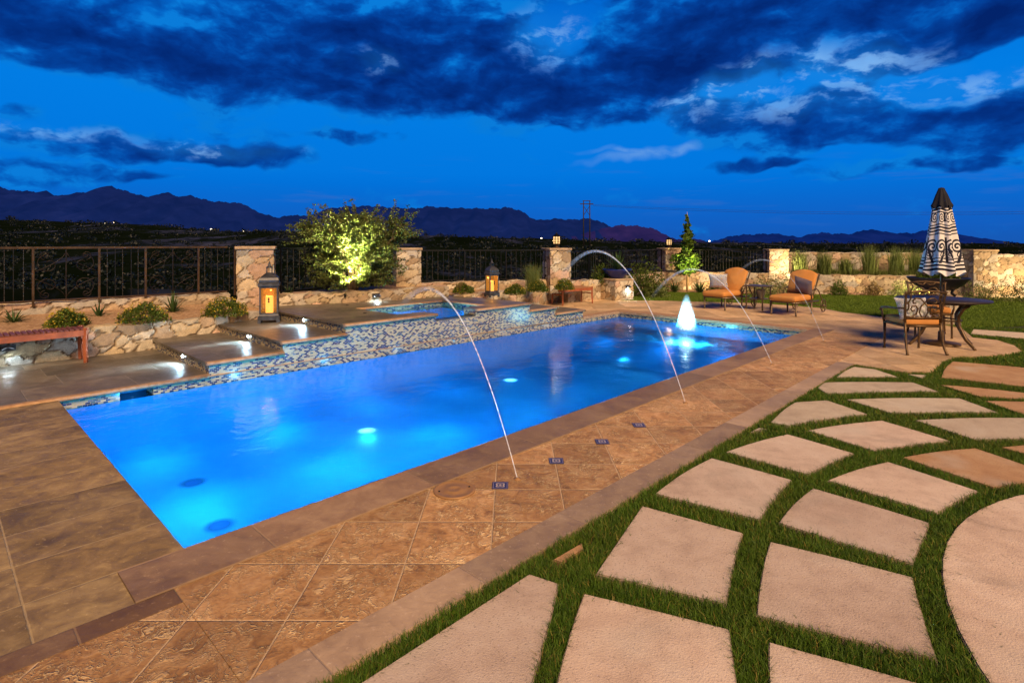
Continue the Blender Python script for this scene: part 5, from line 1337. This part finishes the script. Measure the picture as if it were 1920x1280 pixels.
# ================================================================== FURNITURE
def pillow_mesh(w, h, T, n=14):
    vs = []; fs = []
    for sgn in (1, -1):
        b = len(vs)
        for i in range(n+1):
            for j in range(n+1):
                a, c = 2*i/n-1, 2*j/n-1
                k = 1-.10*(1-abs(a)**2)*abs(c)**4; k2 = 1-.10*(1-abs(c)**2)*abs(a)**4
                z = T/2*max(0, (1-a**4))**.6*max(0, (1-c**4))**.6*(1+.05*math.sin(5*a+3*c))
                vs.append((a*w/2*k2, c*h/2*k, sgn*z))
        for i in range(n):
            for j in range(n):
                f = (b+i*(n+1)+j, b+(i+1)*(n+1)+j, b+(i+1)*(n+1)+j+1, b+i*(n+1)+j+1); fs.append(f if sgn > 0 else f[::-1])
    mb = MB(); mb.add(vs, fs, True); return mb
def chaise():
    # local x: from foot to head, y: width
    t = thing('chaise_lounge', '', 'chaise', (0, 0, 0), 0, 'orange cushioned chaise lounges')
    Wd, L1 = .6, .86; zf = .29
    for x, y in ((.03, -.27), (.03, .27), (L1-.05, -.27), (L1-.05, .27)):
        mb = MB(); mb.tube([(x, y, 0), (x, y, .02), (x, y, zf)], [.024, .017, .02], 8); part('leg', mb, MAT['bronze'], t)
    mb = MB()
    for y in (-.28, .28): mb.tube([(0, y, zf), (L1+.3, y, zf-.02)], .018, 6)
    for x in (0, L1*.5, L1): mb.tube([(x, -.28, zf), (x, .28, zf)], .016, 6)
    bt = (L1+.36, .92)
    for y in (-.28, .28): mb.tube([(L1-.06, y, zf+.03), (L1+.12, y, .55), (L1+.34, y, .88)], .016, 6)
    mb.tube([(L1+.34, -.28, .88), (L1+.37, 0, .93), (L1+.34, .28, .88)], .016, 6)
    part('frame', mb, MAT['bronze'], t)
    for y in (-.32, .32):
        mb = MB(); mb.tube([(L1-.14, y, zf), (L1-.16, y, .44), (L1-.1, y, .54), (L1+.05, y, .57), (L1+.2, y, .52), (L1+.3, y, .4), (L1+.42, y, .25), (L1+.46, y, .15)], .014, 6); part('armrest', mb, MAT['bronze'], t)
        mb = MB()
        rp = [(L1+.46+.14*math.cos(a), y, .155+.14*math.sin(a)) for a in np.linspace(0, 2*PI, 25)]; mb.tube(rp, .012, 6, False)
        for a in np.linspace(0, PI, 4)[:-1]: mb.tube([(L1+.46-.14*math.cos(a), y, .155-.14*math.sin(a)), (L1+.46+.14*math.cos(a), y, .155+.14*math.sin(a))], .007, 5)
        mb.tube([(L1+.46, y-.025, .155), (L1+.46, y+.025, .155)], .028, 10)
        part('wheel', mb, MAT['bronze'], t)
    mb = MB(); mb.tube([(L1+.46, -.32, .155), (L1+.46, .32, .155)], .01, 6); part('axle', mb, MAT['bronze'], t)
    mb = MB(); mb.rbox((L1/2-.02, 0, zf+.085), (L1+.06, Wd, .125), .05, 3, puff=.015); part('seat_cushion', mb, MAT['orange'], t)
    # back cushion with an arched top
    mb = MB(); hb = .70; n = 18; vs = []; fs = []
    for k, x in enumerate((0., .03, .075, .105)):
        ins = .03 if k in (0, 3) else 0
        ring = []
        for i in range(n+1):
            a = i/n; y = (Wd/2-ins)*(1-2*a)*(1+.06*0); zt_ = hb-ins-.10*(1-2*a)**2*1.0; ring.append((x, y, zt_))
        ring += [(x, -(Wd/2-ins-.03), ins), (x, (Wd/2-ins-.03), ins)]
        vs += ring
    m = n+3
    for k in range(3):
        for i in range(m): fs.append((k*m+i, k*m+(i+1) % m, (k+1)*m+(i+1) % m, (k+1)*m+i))
    fs += [tuple(range(m))[::-1], tuple(range(3*m, 4*m))]
    M = Matrix.Translation((L1-.14, 0, zf+.10)) @ Matrix.Rotation(.50, 4, 'Y')
    mb.add([M @ Vector(v) for v in vs], fs, True); part('back_cushion', mb, MAT['orange'], t)
    mb = MB()
    for y in (-.2, .22): mb.tube([(L1-.0, y, zf), (L1+.1, y-.02, .18), (L1+.08, y, .05)], [.008, .006, .008], 4)
    part('cushion_ties', mb, MAT['orange'], t)
    return t
ch = chaise(); chang = math.atan2(.5, .61)
c1 = (G(1319, 578)+G(1359, 582))/2; c2 = (G(1443, 590)+G(1493, 592.5))/2
ch.location = c1; ch.rotation_euler = (0, 0, chang); ch['label'] = 'orange chaise lounge with the white patterned pillow'
copy_thing(ch, c2, chang, 'orange chaise lounge with the dark grey pillow')
def set_on(o, base, rz, off, M):
    o.matrix_world = Matrix.Translation(base) @ Matrix.Rotation(rz, 4, 'Z') @ Matrix.Translation(off) @ M
pl = solo('throw_pillow', pillow_mesh(.46, .40, .16), MAT['medallion'], 'white pillow with medallion print on the left chaise', 'pillow', group='throw pillows')
set_on(pl, c1, chang, (.5, .18, .66), Matrix.Rotation(-1.57+PI, 4, 'Z') @ Matrix.Rotation(.35, 4, 'Z') @ Matrix.Rotation(1.15, 4, 'X'))
pl = solo('throw_pillow', pillow_mesh(.42, .42, .16), MAT['greycloth'], 'dark grey satin pillow leaning on the right chaise', 'pillow', group='throw pillows')
set_on(pl, c2, chang, (.66, -.16, .63), Matrix.Rotation(1.57, 4, 'Z') @ Matrix.Rotation(-.25, 4, 'Z') @ Matrix.Rotation(1.1, 4, 'X') @ Matrix.Rotation(.3, 4, 'Z'))
# side table between the chaises
t = thing('side_table', 'small square bronze side table between the two chaises', 'table', (5.98, 13.72, 0), chang)
for x in (-.2, .2):
    for y in (-.2, .2):
        mb = MB(); mb.box((x, y, .275), (.028, .028, .55)); part('leg', mb, MAT['bronze'], t)
mb = MB(); mb.rbox((0, 0, .565), (.5, .5, .03), .008); part('tabletop', mb, MAT['bronze'], t)
mb = MB(); mb.rbox((0, 0, .255), (.37, .37, .02), .006); part('shelf', mb, MAT['bronze'], t)
t = thing('ice_bucket', 'dull metal bucket on the side table shelf', 'bucket', Vector((6.02, 13.70, .266)), 0)
mb = MB(); mb.lathe([(.075, 0), (.085, .01), (.1, .21), (.105, .215), (.097, .2), (.07, .02)], n=24); part('bucket_body', mb, MAT['steel'], t)
mb = MB(); mb.tube([(.1, 0, .17), (.135, 0, .15), (.1, 0, .12)], .007, 6); mb.tube([(-.1, 0, .17), (-.135, 0, .15), (-.1, 0, .12)], .007, 6); part('handle', mb, MAT['steel'], t)

# dining chair: local -y is the back, faces +y
def sp3(c, r0, r1, a0, a1, y, n=22): return [(p[0], y, p[1]) for p in spiral(c, r0, r1, a0, a1, n)]
def dining_chair():
    t = thing('dining_chair', '', 'chair', (0, 0, 0), 0, 'cast bronze dining chairs')
    zs = .40; w = .25
    for sx in (-1, 1):
        mb = MB(); mb.tube([(sx*.28, -.33, 0), (sx*.272, -.315, .02), (sx*.26, -.27, .12), (sx*.25, -.235, .3), (sx*.25, -.225, zs+.05)], [.022, .018, .017, .018, .02], 8); part('leg', mb, MAT['chairmetal'], t)
        mb = MB(); mb.tube([(sx*.255, .26, 0), (sx*.255, .258, .02), (sx*.255, .25, .2), (sx*.255, .25, zs)], [.021, .016, .016, .022], 8); part('leg', mb, MAT['chairmetal'], t)
        mb = MB(); mb.tube([(sx*.27, -.245, .66), (sx*.3, -.1, .645), (sx*.31, .1, .64), (sx*.305, .24, .62), (sx*.3, .28, .59), (sx*.295, .25, .57)], [.014, .016, .018, .018, .02, .014], 8); mb.tube([(sx*.305, .24, .62), (sx*.28, .26, .5), (sx*.258, .25, zs)], [.014, .014, .018], 8); part('armrest', mb, MAT['chairmetal'], t)
        mb = MB(); mb.tube([(sx*.25, -.225, zs+.04), (sx*.258, -.24, .66), (sx*.275, -.29, .88), (sx*.285, -.305, .905)], [.019, .018, .017, .022], 8); part('back_post', mb, MAT['chairmetal'], t)
    mb = MB(); mb.tube([(-.275, -.29, .88), (-.15, -.295, .905), (0, -.297, .915), (.15, -.295, .905), (.275, -.29, .88)], .017, 8); part('top_rail', mb, MAT['chairmetal'], t)
    mb = MB(); mb.tube([(-.255, -.235, .52), (.255, -.235, .52)], .013, 8); part('lower_rail', mb, MAT['chairmetal'], t)
    mb = MB()
    yb = lambda z: -.235-(z-.52)*.145
    def cv(pl, r=.011): mb.tube([(p[0], yb(p[1]), p[1]) for p in pl], r, 6)
    for sx in (-1, 1):
        cv([(sx*x, z) for x, z in ((.02, .525), (.06, .6), (.05, .68), (.0, .74))])
        cv([(sx*x, z) for x, z in ((.24, .54), (.17, .53), (.1, .58), (.085, .65), (.12, .70), (.17, .69), (.185, .65), (.16, .62), (.13, .635))])
        cv([(sx*x, z) for x, z in ((.0, .74), (.06, .80), (.13, .81), (.17, .77), (.155, .735), (.12, .735))])
        cv([(sx*x, z) for x, z in ((.24, .72), (.2, .8), (.2, .85), (.23, .87))])
        cv([(sx*x, z) for x, z in ((.0, .9), (.05, .86), (.11, .87), (.14, .9))])
        cv([(sx*x, z) for x, z in ((.24, .62), (.215, .66), (.22, .72), (.245, .75))])
    part('lattice_back', mb, MAT['chairmetal'], t)
    mb = MB()
    for a, b in (((-.25, -.225), (.25, -.225)), ((-.255, .25), (.255, .25)), ((-.25, -.225), (-.255, .25)), ((.25, -.225), (.255, .25))): mb.tube([(a[0], a[1], zs), (b[0], b[1], zs)], .018, 6)
    mb.box((0, .01, zs), (.48, .45, .012)); part('seat_frame', mb, MAT['chairmetal'], t)
    mb = MB(); mb.rbox((0, .02, zs+.062), (.5, .49, .1), .03, 3, puff=.01); part('seat_cushion', mb, MAT['orange'], t)
    return t
dc = dining_chair(); dcl = Vector((5.965, 8.42, 0)); dc.location = dcl; dc.rotation_euler = (0, 0, -.05); dc['label'] = 'dining chair seen from behind with scrollwork back and printed pillow'
copy_thing(dc, (7.28, 9.85, 0), PI-.45, 'dining chair half hidden behind the table and parasol pole')
pl = solo('throw_pillow', pillow_mesh(.46, .34, .14), MAT['floralprint'], 'white scroll-printed pillow on the dining chair', 'pillow', group='throw pillows')
set_on(pl, dcl, -.05, (-.06, -.10, .64), Matrix.Rotation(1.15, 4, 'X'))
# table
TC = Vector((6.8, 8.93, 0))
t = thing('patio_table', 'round dark metal table on curved legs around the parasol', 'table', TC)
mb = MB(); mb.lathe([(.03, .695), (.58, .695), (.615, .70), (.622, .712), (.615, .722), (.03, .724)], n=48); part('tabletop', mb, MAT['tabletop'], t)
mb = MB(); mb.lathe([(.40, .665), (.42, .66), (.42, .694), (.40, .694)], n=32); part('apron_ring', mb, MAT['tabletop'], t)
for a in (-1.31, .1, 1.83, 3.05):
    mb = MB(); d = Vector((math.cos(a), math.sin(a), 0)); mb.tube([d*.5+Vector((0, 0, 0)), d*.47+Vector((0, 0, .025)), d*.36+Vector((0, 0, .13)), d*.25+Vector((0, 0, .33)), d*.24+Vector((0, 0, .48)), d*.32+Vector((0, 0, .6)), d*.41+Vector((0, 0, .66))], [.02, .022, .026, .032, .032, .026, .022], 8); part('leg', mb, MAT['chairmetal'], t)
mb = MB()
for a in np.linspace(0, 2*PI, 9)[:-1]: mb.tube([(.24*math.cos(a), .24*math.sin(a), .40), (.24*math.cos(a+.785), .24*math.sin(a+.785), .40)], .012, 6)
part('stretcher_ring', mb, MAT['chairmetal'], t)
# parasol
PC = G(1766.5, 644.5); PC = Vector((6.82, 8.98, 0))
t = thing('closed_parasol', 'closed white parasol printed with navy scrolls and navy top', 'parasol', PC)
mb = MB(); mb.lathe([(.25, 0), (.255, .015), (.24, .03), (.1, .045), (.05, .06), (.045, .2), (.03, .21)], n=32); part('parasol_base', mb, MAT['chairmetal'], t)
mb = MB(); mb.tube([(0, 0, .2), (0, 0, 2.42)], .019, 10); part('pole', mb, MAT['bronze'], t)
def canopy(prof, n, folds, amp, seed=0):
    vs = []; uvs = []; k = len(prof)
    for i, (r, z, v) in enumerate(prof):
        for j in range(n+1):
            a = 2*PI*j/n; q = r*(1+amp*v_amp(r)*math.cos(folds*a+seed+.5*math.sin(a*3)))*(1+.05*math.sin(3*a+z*2)); dz = (.035*math.cos(folds*a+seed) if i == 0 else 0)
            vs.append((q*math.cos(a), q*math.sin(a), z+dz)); uvs.append((j/n, v))
    fs = [(i*(n+1)+j, i*(n+1)+j+1, (i+1)*(n+1)+j+1, (i+1)*(n+1)+j) for i in range(k-1) for j in range(n)]
    me = bpy.data.meshes.new('canopy'); me.from_pydata(vs, [], fs); me.polygons.foreach_set('use_smooth', [True]*len(fs))
    ul = me.uv_layers.new(name='UV')
    for li, l in enumerate(me.loops): ul.data[li].uv = uvs[l.vertex_index]
    return me
v_amp = lambda r: min(1, r/.2)
z0_, z1_ = 1.12, 2.24
prof = [(.272-.165*(i/24)**.85, z0_+(z1_-z0_)*i/24, i/24) for i in range(25)]
part('canopy', canopy(prof, 96, 8, .16), MAT['canopy'], t)
me = canopy([(.135, 2.165, 0), (.112, 2.25, .2), (.08, 2.36, .5), (.05, 2.44, .8), (.038, 2.475, .95), (.005, 2.485, 1)], 64, 8, .14); part('top_cap', me, MAT['navycap'], t)
mb = MB(); mb.lathe([(.15, 1.16), (.17, 1.2), (.05, 1.22)], n=16); part('canopy_lining', mb, MAT['greycloth'], t)

# dark bowl behind the parasol
bc = Vector((8.55, 11.35)); 
pedestal('tan stone pedestal behind the dining table', bc, .5, .5, .2, .56, 67)
t = thing('fire_bowl', 'wide dark bowl on curved iron feet behind the parasol', 'bowl', (bc.x, bc.y, .56), .2)
mb = MB(); r = .53; mb.lathe([(r*.3, .1), (r*.5, .12), (r*.75, .2), (r*.97, .335), (r, .355), (r*.96, .36), (r*.7, .24), (r*.3, .2)], n=40); part('bowl_shell', mb, MAT['blackbowl'], t)
for j in range(4):
    a = j*PI/2+.3; d = Vector((math.cos(a), math.sin(a), 0)); mb = MB(); mb.tube([d*.30, d*.24+Vector((0, 0, .06)), d*.27+Vector((0, 0, .15))], [.03, .026, .03], 6); part('foot', mb, MAT['black'], t)
mb = MB(); mb.lathe([(.4, .25), (.42, .29), (.15, .31)], n=24); part('soil', mb, MAT['soil'], t)
t = thing('bowl_plant', 'dark leafy plant filling the bowl behind the parasol', 'plant', (bc.x, bc.y, .86))
me, d, c = clump(.36, .22, 900, .08, mat='bush', asp=2); part('foliage', me, MAT['bush'], t)
mb = MB()
for i in range(5): a = i*1.25; mb.tube([(0, 0, -.02), (.15*math.cos(a), .15*math.sin(a), .1), (.33*math.cos(a), .33*math.sin(a), .25)], [.008, .005, .002], 4)
part('stems', mb, MAT['bark'], t)
nP = Vector((math.cos(.55-PI/2+PI/2), math.sin(.55), 0)); nP = Vector((math.cos(.55), math.sin(.55), 0)); nQ = Vector((math.sin(.55), -math.cos(.55), 0))
wall_light('wall light on the right face of the blue bowl pedestal', Vector((pc.x, pc.y, .36))+nQ*.32+nP*.12, nQ, 6)

# warm wall washers without fixtures, added where the far walls show bright patches
lamp('wall_wash', 'SPOT', (9.25, 18.2, .9), 120, (1, .72, .36), (-.05, 1, -.1), .05, 120, 1.)
lamp('wall_wash', 'SPOT', (15.4, 15.6, .15), 260, (1, .72, .34), (-.1, 1, .45), .05, 130, 1.)
lamp('wall_wash', 'SPOT', (12.0, 16.4, .1), 260, (1, .74, .36), (0, 1, .3), .05, 140, 1.)
lamp('wall_wash', 'SPOT', (6.8, 18.7, .1), 140, (1, .66, .3), (0, 1, .3), .05, 130, 1.)

# ================================================================== SKY
world = bpy.data.worlds.new('World'); scene.world = world; world.use_nodes = True
world.cycles.sampling_method = 'MANUAL'; world.cycles.sample_map_resolution = 256
t = NT(world.node_tree); bg = world.node_tree.nodes['Background']
dv = t.new('ShaderNodeTexCoord').outputs['Generated']; sx, sy, sz = t.sep(dv)
az = t.math('ARCTAN2', sx, sy); el = t.math('ARCSINE', sz)
base = t.comb(az, el, 0.)
def AE(px, py):
    a = math.atan((px-960)/F); return a, math.atan((YH-py)/F*math.cos(a))
n_w = t.noise(base, 7.0, 3, .6, out=1)
cp = t.vm('MULTIPLY', t.vm('ADD', base, t.vm('SCALE', t.vm('SUBTRACT', n_w, (.5, .5, .5)), .05)), (1.0, 1.9, 1.0))
n_big = t.noise(cp, 5.2, 5, .56); n_fine = t.noise(cp, 17., 5, .62)
cp2 = t.vm('ADD', cp, (-.012, .03, 0.)); n_big2 = t.noise(cp2, 5.2, 5, .56); n_fine2 = t.noise(cp2, 17., 4, .62)
emb = t.math('ADD', t.math('MULTIPLY', t.math('SUBTRACT', n_big, n_big2), 2.2), t.math('MULTIPLY', t.math('SUBTRACT', n_fine, n_fine2), .55))
wv = t.vm('ADD', base, t.vm('MULTIPLY', t.vm('SUBTRACT', n_w, (.5, .5, .5)), (.20, .075, 0)))
def blob(px, py, rx, ry, rot=0.):
    a, e = AE(px, py); d = t.vm('SUBTRACT', wv, (a, e, 0.))
    if rot:
        q = t.new('ShaderNodeVectorRotate', rotation_type='Z_AXIS'); t.put(q.inputs['Vector'], d); q.inputs['Angle'].default_value = rot; d = q.outputs[0]
    d = t.vm('MULTIPLY', d, (F/rx, F/ry, 0.)); return t.mr(t.vm('LENGTH', d), 0.15, 1.25, 1., 0., True)
def union(bl):
    k = bl[0]
    for b in bl[1:]: k = t.math('MAXIMUM', k, b)
    return k
m_ = lambda b, k: t.math('MULTIPLY', b, k)
dark = union([blob(250, 85, 380, 70, .12), blob(470, 140, 300, 52), blob(700, 120, 330, 110), blob(940, 150, 320, 105), blob(1080, 205, 190, 45), blob(1250, 110, 320, 95, -.1), blob(1480, 50, 380, 62, -.15), blob(1780, 55, 330, 42, -.15),
              blob(1490, 215, 240, 55), blob(1630, 245, 230, 38), blob(1860, 235, 190, 60),
              m_(blob(150, 265, 200, 30), .72), m_(blob(430, 290, 130, 22), .75), m_(blob(40, 315, 150, 26), .62), m_(blob(650, 262, 120, 18), .62), m_(blob(1800, 310, 260, 16), .6), m_(blob(1420, 312, 120, 11), .58), m_(blob(220, 325, 220, 16), .5), m_(blob(20, 205, 70, 22), .6),
              t.mr(el, .40, .5, 0, .9, True)])
holes = union([m_(blob(600, 95, 130, 42), .7), m_(blob(700, 118, 70, 30), .5), blob(1035, 85, 110, 72), m_(blob(860, 135, 50, 24), .8), m_(blob(200, 25, 170, 26), .8), m_(blob(330, 70, 130, 24), .5), blob(1590, 120, 190, 38, -.25), m_(blob(1800, 145, 200, 36, -.15), .9), m_(blob(1390, 165, 90, 26), .8), m_(blob(700, 20, 90, 22), .4)])
dn = t.math('ADD', t.math('ADD', t.math('MULTIPLY', dark, .72), t.mr(el, .205, .27, 0, .34, True)), t.math('MULTIPLY', t.math('SUBTRACT', n_big, .5), 1.5))
dn = t.math('ADD', dn, t.math('MULTIPLY', t.math('SUBTRACT', n_fine, .5), .55))
dn = t.math('SUBTRACT', dn, t.math('MULTIPLY', holes, .50))
cov = t.mr(dn, .10, .36, 0, 1, True)
sky = t.ramp(t.mr(el, -.02, .45, 0, 1), [(0, (.001, .058, .36)), (.10, (.0005, .105, .56)), (.30, (.0005, .185, .74)), (.55, (.0005, .205, .78)), (1., (.0005, .12, .6))])
st = t.noise(t.vm('MULTIPLY', base, (5, 46, 1)), 1.0, 4, .6, .3)
stm = t.math('MULTIPLY', t.mr(st, .54, .70, 0, .42, True), t.mr(t.math('ABSOLUTE', t.math('SUBTRACT', el, .075)), .0, .09, 1, 0, True))
sky = t.mix(stm, sky, (.04, .15, .54))
sky = t.mix(t.mr(el, .0, .10, .4, 0), sky, (.02, .13, .46))
pk = union([blob(1240, 283, 150, 11, -.16), blob(1180, 288, 90, 7)])
sky = t.mix(t.math('MULTIPLY', t.math('MULTIPLY', pk, .8), t.mr(n_fine, .35, .6, .2, 1)), sky, (.13, .34, .78))
tone = t.math('SUBTRACT', t.mr(dn, .12, 1.25, 0, .85), t.math('MULTIPLY', emb, 1.3))
tone = t.math('SUBTRACT', tone, t.math('MULTIPLY', t.math('SUBTRACT', n_fine, .5), .55), clamp=True)
cl = t.ramp(tone, [(0, (.003, .20, .70)), (.16, (.0015, .115, .52)), (.36, (.001, .058, .345)), (.62, (.001, .033, .235)), (1, (.0008, .017, .145))])
col = t.mix(cov, sky, cl)
lit = union([blob(1370, 170, 120, 38, -.25), blob(1540, 135, 60, 46), blob(1640, 130, 100, 48), m_(blob(700, 110, 60, 26), .4), m_(blob(1020, 70, 80, 60), .62), m_(blob(1480, 195, 200, 40), .55), m_(blob(400, 280, 110, 16), .75), m_(blob(1790, 165, 150, 24), .7), m_(blob(110, 245, 120, 12), .5)])
wl = t.math('MULTIPLY', lit, t.mr(t.math('ADD', t.math('MULTIPLY', emb, 1.1), t.math('MULTIPLY', t.math('SUBTRACT', n_fine, .5), .9)), -.02, .26, 0, 1, True), clamp=True)
col = t.mix(t.math('MULTIPLY', lit, .30), col, (.02, .27, .76))
col = t.mix(t.math('MULTIPLY', wl, .62), col, (.30, .58, .96))
col = t.mix(t.mr(el, .47, .72, 0, .9, True), col, (.0015, .006, .03))  # unseen sky overhead darkened to cut the blue fill
# unseen sky behind the viewer darkened to cut blue fill; dark below the horizon
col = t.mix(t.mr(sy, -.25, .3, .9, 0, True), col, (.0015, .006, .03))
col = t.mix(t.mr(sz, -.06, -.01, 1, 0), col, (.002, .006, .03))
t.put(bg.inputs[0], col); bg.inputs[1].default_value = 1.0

# ================================================================== HOUSE LIGHT AND CAMERA
sun = lamp('sun', 'SUN', (3, -6, 9), 5.0, (1.0, .66, .37), (-.26, .76, -.64)); sun.data.angle = math.radians(24)

cam = bpy.data.cameras.new('camera'); co = bpy.data.objects.new('camera', cam); COL.objects.link(co)
co.location = (0, 0, H); co.rotation_euler = (PI/2, 0, 0)
cam.sensor_width = 36; cam.lens = F/1920*36; cam.shift_y = -(640-YH)/1920; cam.clip_start = .05; cam.clip_end = 30000
scene.camera = co
scene.render.engine = 'CYCLES'
scene.cycles.use_denoising = True
try: scene.cycles.denoiser = 'OPENIMAGEDENOISE'
except Exception: pass
scene.cycles.max_bounces = 6; scene.cycles.transparent_max_bounces = 16; scene.cycles.sample_clamp_indirect = 4; scene.cycles.sample_clamp_direct = 0
scene.cycles.caustics_reflective = False; scene.cycles.caustics_refractive = False
scene.view_settings.view_transform = 'Standard'; scene.view_settings.look = 'None'; scene.view_settings.exposure = 0; scene.view_settings.gamma = 1
scene.render.resolution_x = 1024; scene.render.resolution_y = 682
